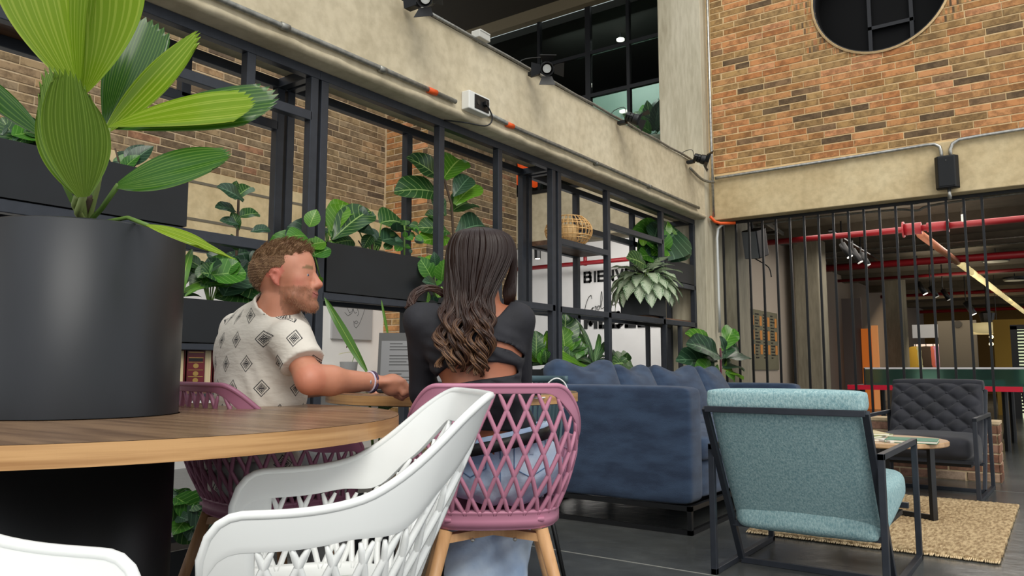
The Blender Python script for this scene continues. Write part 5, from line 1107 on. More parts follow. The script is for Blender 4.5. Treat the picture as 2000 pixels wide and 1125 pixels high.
def across(b, t, lo, hi):                                        # across direction taken from two points of the outline
    return Vector(hi)-Vector(lo)
root = Vector((DC.x, DC.y, 1.12)); rt = at(168, 440, d=1.93)
L_oli = leaf_mat('olive_palm_leaf', '#6f8f2c', '#9cb850', '#58802a', .25, 20, .35, 'stripe')
# 1 tall bright leaf, in two halves meeting on the midrib
pleat_leaf(hd(160, 190, 1.84), hd(98, -120, 1.70), .172, 11, L_palm, hd(120, -60)-hd(-10, -40), .05, .25, .010, 'wedge', .04, .05, nm='leaf')
pleat_leaf(hd(156, 192, 1.84), hd(203, -110, 1.74), .075, 6, L_palm, hd(240, -60, 1.80)-hd(165, -40, 1.74), .04, -.25, .010, 'wedge', .04, .05)
# 2 upper right leaf: dark far half and bright near half
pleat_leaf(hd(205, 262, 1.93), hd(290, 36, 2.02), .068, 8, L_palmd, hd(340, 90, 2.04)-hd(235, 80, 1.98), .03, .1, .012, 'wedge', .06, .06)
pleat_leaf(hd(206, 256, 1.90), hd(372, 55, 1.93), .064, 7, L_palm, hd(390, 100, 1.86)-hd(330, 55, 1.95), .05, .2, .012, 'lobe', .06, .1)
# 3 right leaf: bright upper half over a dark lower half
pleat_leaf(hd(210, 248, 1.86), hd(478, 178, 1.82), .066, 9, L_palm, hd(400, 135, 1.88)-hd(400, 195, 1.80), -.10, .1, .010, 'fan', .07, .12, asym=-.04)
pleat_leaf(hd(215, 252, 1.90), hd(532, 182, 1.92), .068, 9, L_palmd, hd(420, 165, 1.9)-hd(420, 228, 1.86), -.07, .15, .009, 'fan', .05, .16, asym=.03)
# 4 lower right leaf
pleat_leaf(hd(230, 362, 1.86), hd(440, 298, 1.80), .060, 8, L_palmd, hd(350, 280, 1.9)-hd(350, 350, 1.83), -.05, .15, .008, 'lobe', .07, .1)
# 5 centre leaf in two lobes
pleat_leaf(hd(163, 385, 1.80), hd(88, 140, 1.72), .062, 7, L_oli, hd(150, 250, 1.76)-hd(62, 240, 1.72), .05, .25, .010, 'lobe', .07, .16, asym=.08)
pleat_leaf(hd(164, 385, 1.79), hd(148, 150, 1.68), .072, 8, L_oli, hd(200, 250, 1.76)-hd(92, 250, 1.68), .05, .25, .010, 'lobe', .06, .12, asym=-.10)
# 6 left leaf
pleat_leaf(hd(82, 262, 1.85), hd(-60, 118, 1.75), .060, 7, L_palmd, hd(40, 150, 1.9)-hd(0, 240, 1.7), .05, .2, .010, 'lobe', .05, .1)
# 7 leaf lying over the drum rim to the right
pleat_leaf(hd(288, 440, 1.76), hd(460, 497, 1.70), .026, 6, L_palm, hd(380, 440, 1.80)-hd(370, 485, 1.66), -.05, .3, .006, 'lens', .02, .3)
for i, (pts, r_) in enumerate([([rt, hd(160, 380, 1.88), hd(158, 192, 1.84)], .006), ([rt, hd(185, 380, 1.93), hd(206, 255, 1.92)], .006), ([rt+Vector((.01, 0, 0)), hd(190, 370, 1.9), hd(212, 250, 1.88)], .005), ([rt, hd(198, 408, 1.9), hd(231, 361, 1.86)], .005), ([rt, hd(152, 415, 1.85), hd(163, 383, 1.8)], .007), ([rt, hd(140, 390, 1.88), hd(82, 262, 1.85)], .005), ([rt, hd(145, 400, 1.86), hd(150, 385, 1.82)], .006), ([rt, hd(250, 425, 1.86), hd(289, 440, 1.77)], .004)]):
    stem(pal, [root]+pts, r_*1.3, m_stem if i % 2 else M('pale_stem', '#8a9a5a', .5), 'leaf_stalk')
MB().tube([root, rt+Vector((0, 0, .02)), hd(172, 385, 1.9)], .014, 8).build('stem', m_stemd, pal, True)
# ---------------------------------------------------------------- organic surfaces: smooth union of round cones, surface nets
def rc(a, b, ra, rb): return ('c', np.array(a, float), np.array(b, float), ra, rb)
def el(c, r, R=None): return ('e', np.array(c, float), np.array(r, float), None if R is None else np.array(R, float))
def sdf(P, prims, k):
    D = None
    for q in prims:
        if q[0] == 'c':
            a, b = q[1], q[2]; ab = b-a; t = np.clip(((P-a) @ ab)/max(ab @ ab, 1e-12), 0, 1); d = np.linalg.norm(P-a-t[:, None]*ab, axis=1)-(q[3]+t*(q[4]-q[3]))
        else:
            v = P-q[1]
            if q[3] is not None: v = v @ q[3]
            s_ = v/q[2]; kk = np.linalg.norm(s_, axis=1); g = np.linalg.norm(v/q[2]**2, axis=1); d = kk*(kk-1)/np.maximum(g, 1e-9)
        if D is None: D = d
        else: h = np.clip(.5+.5*(D-d)/k, 0, 1); D = D*(1-h)+d*h-k*h*(1-h)
    return D
def nets(fn, lo, hi, h):
    lo = np.array(lo, float); hi = np.array(hi, float); n = np.ceil((hi-lo)/h).astype(int)+1
    ax = [lo[i]+h*np.arange(n[i]) for i in range(3)]; G = np.stack(np.meshgrid(*ax, indexing='ij'), -1).reshape(-1, 3)
    F = np.concatenate([fn(G[i:i+400000]) for i in range(0, len(G), 400000)]).reshape(n); I = F < 0
    nc = n-1; acc = np.zeros(tuple(nc)+(3,)); cnt = np.zeros(tuple(nc))
    crosses = {}
    for a in range(3):
        s0 = [slice(None)]*3; s1 = [slice(None)]*3; s0[a] = slice(0, -1); s1[a] = slice(1, None)
        f0, f1 = F[tuple(s0)], F[tuple(s1)]; c = (f0 < 0) != (f1 < 0); t = np.where(c, f0/np.where(c, f0-f1, 1), 0); crosses[a] = (c, f0 < 0)
        b1, b2 = [x for x in range(3) if x != a]
        idx = np.indices(c.shape).astype(float)
        pos = np.stack([lo[i]+h*(idx[i]+(t if i == a else 0)) for i in range(3)], -1)
        for o1 in (0, 1):
            for o2 in (0, 1):
                ss = [None]*3; ss[a] = slice(None); ss[b1] = slice(o1, o1+nc[b1]); ss[b2] = slice(o2, o2+nc[b2]); cc = c[tuple(ss)]
                acc += np.where(cc[..., None], pos[tuple(ss)], 0); cnt += cc
    act = cnt > 0; vid = -np.ones(tuple(nc), int); vid[act] = np.arange(act.sum()); V = acc[act]/cnt[act][:, None]
    Fs = []
    for a in range(3):
        c, neg = crosses[a]; b1, b2 = (a+1) % 3, (a+2) % 3
        ii = np.argwhere(c); ok = (ii[:, b1] > 0) & (ii[:, b2] > 0) & (ii[:, b1] < nc[b1]) & (ii[:, b2] < nc[b2]); ii = ii[ok]
        q = []
        for o1, o2 in ((1, 1), (0, 1), (0, 0), (1, 0)):
            j = ii.copy(); j[:, b1] -= o1; j[:, b2] -= o2; q.append(vid[j[:, 0], j[:, 1], j[:, 2]])
        q = np.stack(q, 1); ng = neg[ii[:, 0], ii[:, 1], ii[:, 2]]; q[~ng] = q[~ng][:, ::-1]; Fs.append(q)
    return V, np.concatenate(Fs)
def organic(name, fn, lo, hi, h, mat, parent=None, colf=None, uvf=None, smooth_it=1):
    V, Fq = nets(fn, lo, hi, h)
    me = bpy.data.meshes.new(name); me.from_pydata(V.tolist(), [], Fq.tolist()); me.update()
    if colf is not None:
        ca = me.color_attributes.new('Col', 'FLOAT_COLOR', 'POINT'); cols = colf(V); ca.data.foreach_set('color', np.concatenate([cols, np.ones((len(V), 1))], 1).ravel())
    if uvf is not None:
        uvs = uvf(V); ul = me.uv_layers.new(name='UVMap'); vi = np.zeros(len(me.loops), int); me.loops.foreach_get('vertex_index', vi); ul.data.foreach_set('uv', uvs[vi].ravel())
    me.materials.append(mat); o = bpy.data.objects.new(name, me); C.objects.link(o); fin(o, parent, True)
    if smooth_it: md = o.modifiers.new('smooth', 'SMOOTH'); md.iterations = smooth_it; md.factor = .5
    return o
def bounds(prims, pad=.03):
    lo = np.full(3, 9e9); hi = -lo
    for q in prims:
        if q[0] == 'c':
            for p, r in ((q[1], q[3]), (q[2], q[4])): lo = np.minimum(lo, p-r); hi = np.maximum(hi, p+r)
        else: r = max(q[2]); lo = np.minimum(lo, q[1]-r); hi = np.maximum(hi, q[1]+r)
    return lo-pad, hi+pad
def skin_mat(name, rough=.5):
    m, n, l, p = new_mat(name); a = n.new('ShaderNodeAttribute'); a.attribute_name = 'Col'; nz = n.new('ShaderNodeTexNoise'); nz.inputs['Scale'].default_value = 60; tc = n.new('ShaderNodeTexCoord'); l.new(tc.outputs['Object'], nz.inputs['Vector'])
    r = n.new('ShaderNodeValToRGB'); r.color_ramp.elements[0].color = (.88, .86, .86, 1); r.color_ramp.elements[1].color = (1, 1, 1, 1); l.new(nz.outputs[0], r.inputs[0])
    mx = n.new('ShaderNodeMixRGB'); mx.blend_type = 'MULTIPLY'; mx.inputs[0].default_value = 1; l.new(a.outputs['Color'], mx.inputs[1]); l.new(r.outputs[0], mx.inputs[2]); l.new(mx.outputs[0], p.inputs['Base Color'])
    p.inputs['Roughness'].default_value = rough; p.inputs['Subsurface Weight'].default_value = .08; p.inputs['Subsurface Radius'].default_value = (.02, .008, .004); p.inputs['Subsurface Scale'].default_value = .3
    return m
def npv(v): return np.array([v[0], v[1], v[2]], float)
def clothmat(name, col, col2, rough=.85, sc=12, bmp=.35, bs=22):
    return M(name, col, rough, col2=col2, scale=sc, bump=bmp, bscale=bs, dist=.012)
def frame_from(fwd, up=(0, 0, 1)):
    f = Vector(fwd).normalized(); l = Vector(up).cross(f).normalized(); u = f.cross(l); return np.array([[f.x, l.x, u.x], [f.y, l.y, u.y], [f.z, l.z, u.z]])
def head_prims(c, R, s_=1.0, fem=False):
    """face looks along local x; local y is the left side"""
    def T(p): return np.array(c)+R @ (np.array(p, float)*s_)
    E = lambda p, r: el(T(p), np.array(r)*s_, R); Cc = lambda a, b, ra, rb: rc(T(a), T(b), ra*s_, rb*s_)
    P = [E((-.016, 0, .032), (.095, .074, .083)), E((.034, 0, .035), (.056, .060, .070)), E((.030, 0, -.045), (.058, .052, .055)), Cc((.035, .045, -.06), (.072, .008, -.093), .020, .017), Cc((.035, -.045, -.06), (.072, -.008, -.093), .020, .017),
         E((.050, .040, -.012), (.026, .020, .024)), E((.050, -.040, -.012), (.026, .020, .024)), Cc((-.022, 0, -.04), (-.040, 0, -.13), .052, .056)]
    F = [Cc((.080, 0, .020), (.098, 0, -.020), .010, .012), E((.103, 0, -.028), (.0135, .013, .0115)), E((.093, .013, -.033), (.012, .008, .009)), E((.093, -.013, -.033), (.012, .008, .009)), Cc((.070, .030, -.030), (.050, .046, -.040), .014, .012), Cc((.070, -.030, -.030), (.050, -.046, -.040), .014, .012), E((.060, 0, -.052), (.034, .036, .034)),
         Cc((.0815, .016, .0105), (.070, .044, .0085), .0062, .0056), Cc((.080, .016, -.0065), (.070, .043, -.006), .0052, .005), Cc((.082, .012, .024), (.069, .044, .023), .0075, .0065), Cc((.0815, -.016, .0105), (.070, -.044, .0085), .0062, .0056), Cc((.080, -.016, -.0065), (.070, -.043, -.006), .0052, .005), Cc((.082, -.012, .024), (.069, -.044, .023), .0075, .0065), E((.083, 0, -.054), (.012, .028, .0055)), E((.082, 0, -.0635), (.012, .024, .006)), E((.076, 0, -.093), (.015, .021, .015))]
    Er = [Cc((.004, s__*.074, -.026), (-.006, s__*.078, -.018), .0045, .0055) for s__ in (1, -1)]+[Cc((-.006, s__*.078, -.018), (-.018, s__*.083, .006), .0055, .005) for s__ in (1, -1)]+[Cc((-.018, s__*.083, .006), (-.006, s__*.082, .022), .005, .005) for s__ in (1, -1)]+[Cc((-.006, s__*.082, .022), (.006, s__*.077, .012), .005, .0045) for s__ in (1, -1)]+[E((-.005, s__*.073, -.002), (.013, .007, .022)) for s__ in (1, -1)]
    return P, F, Er, T
def hand_prims(w_, dirv, palmn, s_=1.0, curl=1.0, side=1):
    """wrist point, direction of the palm, palm normal (faces what is held); fingers curl towards it"""
    d = Vector(dirv).normalized(); nn = Vector(palmn); nn = (nn-d*nn.dot(d)).normalized(); x = d.cross(nn)*side; w_ = Vector(w_); P = []; F = []
    pal_ = w_+d*.045*s_; P.append(el(npv(pal_), np.array([.030, .044, .016])*s_*1.0, np.array([[x.x, d.x, nn.x], [x.y, d.y, nn.y], [x.z, d.z, nn.z]])*1.0)); P[-1] = el(npv(pal_), np.array([.041, .050, .018])*s_, np.array([[x.x, d.x, nn.x], [x.y, d.y, nn.y], [x.z, d.z, nn.z]]))
    for i, (off, L0) in enumerate(((-.030, .040), (-.010, .045), (.011, .042), (.030, .034))):
        k0 = w_+(d*.085+x*off)*s_; a1, a2, a3 = .45*curl, 1.35*curl, 2.2*curl
        D = lambda a_: d*math.cos(a_)+nn*math.sin(a_)
        k1 = k0+D(a1)*L0*s_; k2 = k1+D(a2)*L0*.62*s_; k3 = k2+D(a3)*L0*.5*s_
        F.append([rc(npv(w_+(d*.05+x*off*.8)*s_), npv(k0), .011*s_, .0108*s_), rc(npv(k0), npv(k1), .0108*s_, .0096*s_), rc(npv(k1), npv(k2), .0096*s_, .0088*s_), rc(npv(k2), npv(k3), .0088*s_, .0075*s_)])
    t0 = w_+(d*.025-x*.030+nn*.004)*s_; t1 = t0+(d*.030-x*.020+nn*.016)*s_; t2 = t1+(d*.024+nn*.020-x*.002)*s_; t3 = t2+(d*.018+x*.010+nn*.012)*s_
    F.append([rc(npv(t0), npv(t1), .014*s_, .0118*s_), rc(npv(t1), npv(t2), .0118*s_, .0102*s_), rc(npv(t2), npv(t3), .0102*s_, .0085*s_)])
    return P, F
W3 = lambda a, b, d: npv(at(a, b, d=d))
def mix(a, b, t): return a*(1-t)+b*t
L3 = lambda h: np.array(lin(h)[:3])
# ================================================================= the man
man = thing('person', 'bearded man in a white shirt with black diamond motifs, forearm on the small table', 'person', (CH2.x, CH2.y, .45))
Rs, As = npv(RT), npv(FH)                              # screen right, away from the camera
hc = W3(560, 546, 2.42); hf = Rs*.985+As*(-.10)+np.array([0, 0, .10]); HR = frame_from(hf)
HP, HF, HE, HT = head_prims(hc, HR, 1.0)
neck0 = HT((-.03, 0, -.07)); neck1 = W3(530, 622, 2.44)
shR, shL = W3(569, 666, 2.32), W3(470, 652, 2.62); chest = W3(527, 690, 2.48); back_ = W3(492, 700, 2.50); belly = W3(505, 800, 2.46); pelv = W3(495, 905, 2.40)
elR, wrR = W3(606, 742, 2.25), W3(728, 746, 2.42); elL, wrL = W3(560, 760, 2.78), W3(700, 752, 2.80)
kR, kL = W3(640, 905, 2.62), W3(600, 905, 2.80); kR[2] = kL[2] = .54; pelv[2] = .56
fR, fL = kR+Rs*.03, kL+Rs*.03; fR = np.array([fR[0], fR[1], .07]); fL = np.array([fL[0], fL[1], .07])
hp, hfg = hand_prims(wrR, Vector(Rs*.95+As*.3), Vector((0, 0, -1))+Vector(Rs)*.1, 1.05, 2.0, -1); hp.append(el(wrR+npv(Vector(Rs*.95+As*.3).normalized())*.062-np.array([0, 0, .010]), (.040, .034, .036), None)); hp2, hfg2 = hand_prims(wrL, Vector(Rs*.9+As*.1), Vector((0, 0, -1)), .95, .6, 1)
torso = [el(chest, (.115, .165, .17), frame_from(Rs*.72+As*.6)), el(mix(chest, belly, .5), (.11, .145, .16), frame_from(Rs*.72+As*.6)), el(belly, (.12, .145, .14), frame_from(Rs*.72+As*.6)), el(pelv, (.13, .165, .12), frame_from(Rs*.72+As*.6)), rc(shR, shL, .055, .06), el(back_, (.10, .14, .15), frame_from(Rs*.72+As*.6)), rc(neck1-np.array([0, 0, .01]), mix(chest, neck1, .3), .062, .10)]
arms = [rc(shR, elR, .046, .038), rc(elR, mix(elR, wrR, .3), .038, .040), rc(mix(elR, wrR, .3), wrR, .040, .028), rc(shL, elL, .05, .042), rc(elL, wrL, .04, .027)]
legs = [rc(pelv+Rs*.02-As*.07, kR, .085, .062), rc(pelv+Rs*.02+As*.07, kL, .085, .062), rc(kR, fR, .056, .038), rc(kL, fL, .056, .038), rc(fR+np.array([0, 0, -.02]), fR+Rs*.15-np.array([0, 0, .03]), .038, .03), rc(fL+np.array([0, 0, -.02]), fL+Rs*.15-np.array([0, 0, .03]), .038, .03)]
eyeR, eyeL = HT((.0715, -.031, .001)), HT((.0715, .031, .001))
def smin(a, b, k): h = np.clip(.5+.5*(a-b)/k, 0, 1); return a*(1-h)+b*h-k*h*(1-h)
def man_head(P):
    d = sdf(P, HP, .022); f = sdf(P, HF, .007); d = smin(d, f, .010); d = smin(d, sdf(P, HE, .004), .004)
    mo = np.linalg.norm(((P-HT((.093, 0, -.0590))) @ HR)/np.array([.010, .026, .0018]), axis=1)-1; return np.maximum(d, -mo*.002)
fair, rosy = L3('#c8886c'), L3('#c97460')
def man_col(V):
    q = (V-hc) @ HR; c = np.tile(fair, (len(V), 1)); inh = (np.abs(q) < .16).all(1)
    n_ = np.sin(V[:, 0]*900)*np.sin(V[:, 1]*1100)*np.sin(V[:, 2]*1000)
    beard = inh & (q[:, 2] < -.030-.28*np.clip(q[:, 0]-.045, 0, .05)) & (q[:, 0] > -.005) & (q[:, 2] > -.125) & (q[:, 0] > -.35*(q[:, 2]+.06)-.02)
    lipm = inh & (q[:, 0] > .079) & (np.abs(q[:, 1]) < .024) & (q[:, 2] > -.070) & (q[:, 2] < -.049)
    mous = inh & (q[:, 0] > .078) & (np.abs(q[:, 1]) < .03) & (q[:, 2] > -.049) & (q[:, 2] < -.040)
    c[beard | mous] = mix(fair, L3('#7d5238'), .55)*(1+.18*n_[beard | mous])[:, None]; c[lipm] = L3('#b06a5e')
    ear = inh & (np.abs(q[:, 1]) > .068) & (q[:, 0] < .02); c[ear] = rosy
    ckw = .6*np.exp(-(((q[:, 0]-.06)/.022)**2+((q[:, 2]+.022)/.02)**2))[:, None]*inh[:, None]*(~beard)[:, None]; c = c*(1-ckw)+rosy*ckw
    nw_ = np.clip((q[:, 0]-.09)/.015, 0, 1)[:, None]*.4*inh[:, None]*(q[:, 2] > -.045)[:, None]; c = c*(1-nw_)+rosy*nw_
    brow = inh & (q[:, 0] > .060) & (q[:, 2] > .021) & (q[:, 2] < .030) & (np.abs(q[:, 1]) > .012) & (np.abs(q[:, 1]) < .05); c[brow] = L3('#8a6a48')
    el_ = np.linalg.norm(V-elR, axis=1) < .05; c[el_] = mix(c[el_], L3('#c9604e'), .18)
    return np.clip(c, 0, 1)
m_skin1 = skin_mat('fair_skin')
bprims = torso+arms
def man_body(P):
    d = sdf(P, bprims, .03); nk = sdf(P, [rc(neck0, neck1, .054, .062)], .03); d = smin(d, nk, .03)
    h = smin(sdf(P, hp, .01), np.minimum.reduce([sdf(P, f, .003) for f in hfg]), .004); d = smin(d, h, .012)
    h = smin(sdf(P, hp2, .01), np.minimum.reduce([sdf(P, f, .003) for f in hfg2]), .004); return smin(d, h, .012)
lo, hi = bounds(bprims+hp+hfg[0], .05)
# one continuous body: fine grid for the head region, joined through the neck
allb = bounds(bprims+hp+hfg[0]+HP, .05)
def man_all(P):
    o_ = np.full(len(P), 1.); 
    dh = np.linalg.norm(P-hc, axis=1); m1 = dh < .24; m2 = P[:, 2] < hc[2]-.05
    a = np.full(len(P), .5); b = np.full(len(P), .5)
    if m1.any(): a[m1] = man_head(P[m1])
    if m2.any(): b[m2] = man_body(P[m2])
    return smin(a, b, .018)
body = organic('body', man_all, allb[0], allb[1], .0062, m_skin1, man, man_col, smooth_it=1)
# eyes
for nm, e in (('eye', eyeR), ('eye', eyeL)):
    eo = MB().ell(e, (.0118, .0118, .0118), 16, 10).build(nm, M('eye_white', '#d8d0c8', .2), man, True)
    ir = e+HR @ np.array([.0092, -.002, .0]); MB().ell(ir, (.0042, .0042, .0042), 12, 8).build('iris', M('iris_blue', '#3c5068', .2), eo, True)
for s_ in (-1, 1):
    MB().tube([HT((.0842, s_*.019, .0035)), HT((.0835, s_*.026, .0060)), HT((.0805, s_*.034, .0060)), HT((.0745, s_*.043, .0028))], .0013, 5).build('lashes', M('lash_brown', '#3a281c', .7), man, True)
MB().tube([HT((.0890, -.024, -.0530)), HT((.0945, -.010, -.0592)), HT((.0958, 0, -.0598)), HT((.0945, .010, -.0592)), HT((.0890, .024, -.0530))], .0011, 5).build('mouth_line', M('mouth_line', '#7a3a34', .6), man, True)
# hair
def hair_cap(P):
    q = (P-hc) @ HR; base = sdf(P, [el(HT((-.018, 0, .034)), (.0985, .0765, .088), HR), el(HT((.022, 0, .074)), (.056, .056, .046), HR)], .02)
    front = (q[:, 0]-(.080-1.15*np.clip(.088-q[:, 2], 0, .062)))*.6; side = (.018-q[:, 2])-.9*np.clip(-q[:, 0]-.03, 0, .12)
    tuft = .003*np.sin(q[:, 0]*140+q[:, 2]*60)*np.sin(q[:, 1]*170)
    d = np.maximum(base+tuft, side); d = np.maximum(d, front); earcut = .026-np.linalg.norm((q-np.array([0, 0, .0]))[:, [0, 2]]-np.array([-.005, .004]), axis=1); return np.maximum(d, earcut)
lo, hi = hc-.15, hc+.16
m_hair1 = M('fair_brown_hair', '#6a4a32', .6, col2='#8a6a4a', scale=30, stretch=(1, 1, 5), bump=.6, bscale=120, detail=10)
organic('hair', hair_cap, lo, hi, .004, m_hair1, man)
st_ = MB(); V, _ = nets(hair_cap, lo, hi, .008); rs = random.Random(3)
for i in range(2600):
    v = V[rs.randrange(len(V))]; q = (v-hc) @ HR
    if q[2] < -.03 or (abs(q[1]) < .04 and q[2] < 0 and q[0] > 0): continue
    nrm = v-HT((-.01, 0, .02)); nrm = nrm/np.linalg.norm(nrm); top = q[2] > .065; ln_ = (.020 if top else .005)*rs.uniform(.5, 1.2)
    dr_ = nrm*(.35 if top else .35)+HR @ np.array([.75 if top else -.3, rs.uniform(-.25, .25), -.6 if not top else .2]); dr_ = dr_/np.linalg.norm(dr_)
    st_.tube([v-nrm*.002+np.array([rs.uniform(-.003, .003)]*3), v+dr_*ln_*.6+nrm*.002, v+dr_*ln_+nrm*(.001)], [.0012, .0010, .0003], 3, False)
hs = st_.build('hair_strands', M('hair_tips', '#6a4c34', .55, col2='#9a7c5c', scale=50), man); hs['kind'] = 'stuff'
# beard stubble
st_ = MB(); Vh = np.array([v.co for v in body.data.vertices]); q = (Vh-hc) @ HR
sel = Vh[(q[:, 2] < -.03) & (q[:, 2] > -.118) & (q[:, 0] > .0) & (np.abs(q) < .14).all(1) & ~((q[:, 0] > .085) & (np.abs(q[:, 1]) < .024) & (q[:, 2] > -.07))]
for i in range(900):
    v = sel[rs.randrange(len(sel))]; nrm = v-HT((.01, 0, -.03)); nrm = nrm/np.linalg.norm(nrm); v = v+np.array([rs.uniform(-.003, .003) for _ in range(3)])
    st_.tube([v, v+nrm*.0016+np.array([0, 0, -.0035])], [.0006, .0003], 3, False)
bo = st_.build('beard', M('beard_hair', '#8a6040', .6), man); bo['kind'] = 'stuff'
# shirt
TF = frame_from(Rs*.72+As*.6)
def shirt_f(P):
    tp = [(q[0],)+tuple(q[1:3])+((q[3]+.012, q[4]+.012) if q[0] == 'c' else (q[3],)) for q in torso]
    tp = [(('c', q[1], q[2], q[3], q[4]) if q[0] == 'c' else ('e', q[1], q[2]+.014, q[3])) for q in tp]
    d = sdf(P, tp, .035); e1 = mix(shR, elR, .60); sl_ = sdf(P, [rc(shR, e1, .063, .067)], .02); cut = (P-e1) @ ((elR-shR)/np.linalg.norm(elR-shR)); sl_ = np.maximum(sl_, cut)
    e2 = mix(shL, elL, .6); s2 = sdf(P, [rc(shL, e2, .066, .066)], .02); s2 = np.maximum(s2, (P-e2) @ ((elL-shL)/np.linalg.norm(elL-shL)))
    d = smin(smin(d, sl_, .022), s2, .02)
    d = d+.0035*np.sin(P[:, 2]*70+8*np.sin(P[:, 0]*16+P[:, 1]*9))*np.clip((shR[2]-P[:, 2])*4, 0, 1)+.0025*np.sin(P[:, 2]*38+P[:, 1]*30)
    d = np.maximum(d, .50-P[:, 2]); ax_ = neck0-neck1; ax_ = ax_/np.linalg.norm(ax_); h_ = (P-neck1) @ ax_; rad = np.linalg.norm(P-neck1-h_[:, None]*ax_, axis=1)
    colr = np.maximum(np.maximum(rad-(.079-.10*h_), h_-.052), -.03-h_); d = smin(d, colr, .006); return np.maximum(d, -np.maximum(rad-(.0695-.10*h_), -.02-h_))
lo, hi = bounds(torso+[rc(shR, elR, .08, .08), rc(shL, elL, .08, .08)], .04)
ax0, ax1 = pelv, neck1
def shirt_uv(V):
    q = (V-belly) @ TF; ang = np.arctan2(q[:, 0], -q[:, 1]); u = ang*.155; arm = np.linalg.norm(V-mix(shR, elR, .5), axis=1) < .105; u2 = u.copy()
    u2[arm] = ((V-shR) @ Rs)[arm]+.02; return np.stack([u2+5, V[:, 2]+5], 1)
def diamond_mat():
    m, n, l, p = new_mat('diamond_print_linen'); uv = n.new('ShaderNodeUVMap'); uv.uv_map = 'UVMap'; sx = n.new('ShaderNodeSeparateXYZ'); l.new(uv.outputs[0], sx.inputs[0])
    def mt(op, a, b=None):
        q = n.new('ShaderNodeMath'); q.operation = op
        for i, v in enumerate((a, b)):
            if v is None: continue
            if isinstance(v, (int, float)): q.inputs[i].default_value = v
            else: l.new(v, q.inputs[i])
        return q.outputs[0]
    CW, CHh = .102, .074
    v_ = mt('DIVIDE', sx.outputs[1], CHh); row = mt('FLOOR', v_); u_ = mt('ADD', mt('DIVIDE', sx.outputs[0], CW), mt('MULTIPLY', mt('MODULO', row, 2), .5))
    fx = mt('SUBTRACT', mt('FRACT', u_), .5); fy = mt('SUBTRACT', mt('FRACT', v_), .5)
    ax_ = mt('MULTIPLY', mt('ABSOLUTE', fx), CW); ay = mt('MULTIPLY', mt('ABSOLUTE', fy), CHh*.88); d = mt('ADD', ax_, ay)
    ins = mt('LESS_THAN', d, .0235); bor = mt('MULTIPLY', ins, mt('GREATER_THAN', d, .0195))
    p1 = mt('MULTIPLY', mt('ADD', mt('MULTIPLY', fx, CW), mt('MULTIPLY', fy, CHh)), 210); p2 = mt('MULTIPLY', mt('SUBTRACT', mt('MULTIPLY', fx, CW), mt('MULTIPLY', fy, CHh)), 210)
    dots = mt('LESS_THAN', mt('MINIMUM', mt('FRACT', p1), mt('FRACT', p2)), .62)
    core = mt('MULTIPLY', mt('LESS_THAN', d, .0155), mt('GREATER_THAN', mt('MULTIPLY', mt('SINE', mt('MULTIPLY', fx, CW*1100)), mt('SINE', mt('MULTIPLY', fy, CHh*1100))), -.1))
    core2 = mt('MULTIPLY', mt('LESS_THAN', d, .0080), mt('LESS_THAN', mt('FRACT', mt('MULTIPLY', ay, 190)), .3))
    k = mt('MAXIMUM', mt('MULTIPLY', bor, dots), mt('MAXIMUM', core, core2))
    mx = n.new('ShaderNodeMixRGB'); l.new(k, mx.inputs[0]); mx.inputs[1].default_value = lin('#d6cfc4'); mx.inputs[2].default_value = lin('#26262a'); l.new(mx.outputs[0], p.inputs['Base Color']); p.inputs['Roughness'].default_value = .9
    tc = n.new('ShaderNodeTexCoord'); nz = n.new('ShaderNodeTexNoise'); nz.inputs['Scale'].default_value = 26; mp = n.new('ShaderNodeMapping'); mp.inputs['Scale'].default_value = (1, 1, 2.2); l.new(tc.outputs['Object'], mp.inputs[0]); l.new(mp.outputs[0], nz.inputs['Vector'])
    bu = n.new('ShaderNodeBump'); bu.inputs['Strength'].default_value = .28; bu.inputs['Distance'].default_value = .012; l.new(nz.outputs[0], bu.inputs['Height']); l.new(bu.outputs[0], p.inputs['Normal']); return m
m_shirt = diamond_mat()
organic('shirt', shirt_f, lo, hi, .0065, m_shirt, man, uvf=shirt_uv)
trs = [rc(pelv+Rs*.02-As*.07, kR, .098, .074), rc(pelv+Rs*.02+As*.07, kL, .098, .074), rc(kR, fR, .070, .058), rc(kL, fL, .070, .058), el(pelv-np.array([0, 0, .015]), (.142, .178, .11), TF)]
lo, hi = bounds(trs, .03); organic('trousers', lambda P: np.maximum(np.maximum(sdf(P, trs, .03)+.003*np.sin(P[:, 2]*60+P[:, 0]*20), P[:, 2]-.60), .10-P[:, 2]), lo, hi, .010, clothmat('grey_trousers', '#8d8d8c', '#a3a3a0'), man)
sh_ = [rc(fR+np.array([0, 0, -.03]), fR+Rs*.16-np.array([0, 0, .035]), .042, .034), rc(fL+np.array([0, 0, -.03]), fL+Rs*.16-np.array([0, 0, .035]), .042, .034)]
lo, hi = bounds(sh_, .03); organic('shoes', lambda P: np.maximum(sdf(P, sh_, .02), .002-P[:, 2]), lo, hi, .008, M('white_shoe', '#cfcfcc', .6), man)
fd = Vector(wrR-mix(elR, wrR, .5)).normalized(); wc = Vector(wrR)-fd*.004
u_ = fd.cross(Vector((0, 0, 1))).normalized(); v_ = u_.cross(fd)
for off, cc_, lb in ((.0, '#4a3550', 'band'), (.010, '#c9bfd0', 'band')):
    MB().tube([wc-fd*off+(u_*math.cos(2*PI*k/20)+v_*math.sin(2*PI*k/20))*.0315 for k in range(21)], .0042 if off == 0 else .003, 6, False).build('bracelet', M('bracelet_'+cc_[1:], cc_, .6), man, True)
MB().box((-.008, -.008, -.004), (.008, .008, .004))
wt = MB().ell(wc-fd*.004-Vector(As)*.031, (.011, .006, .012), 14, 8).build('watch_face', M('watch_silver', '#c9ccd4', .25, .8), man, True)
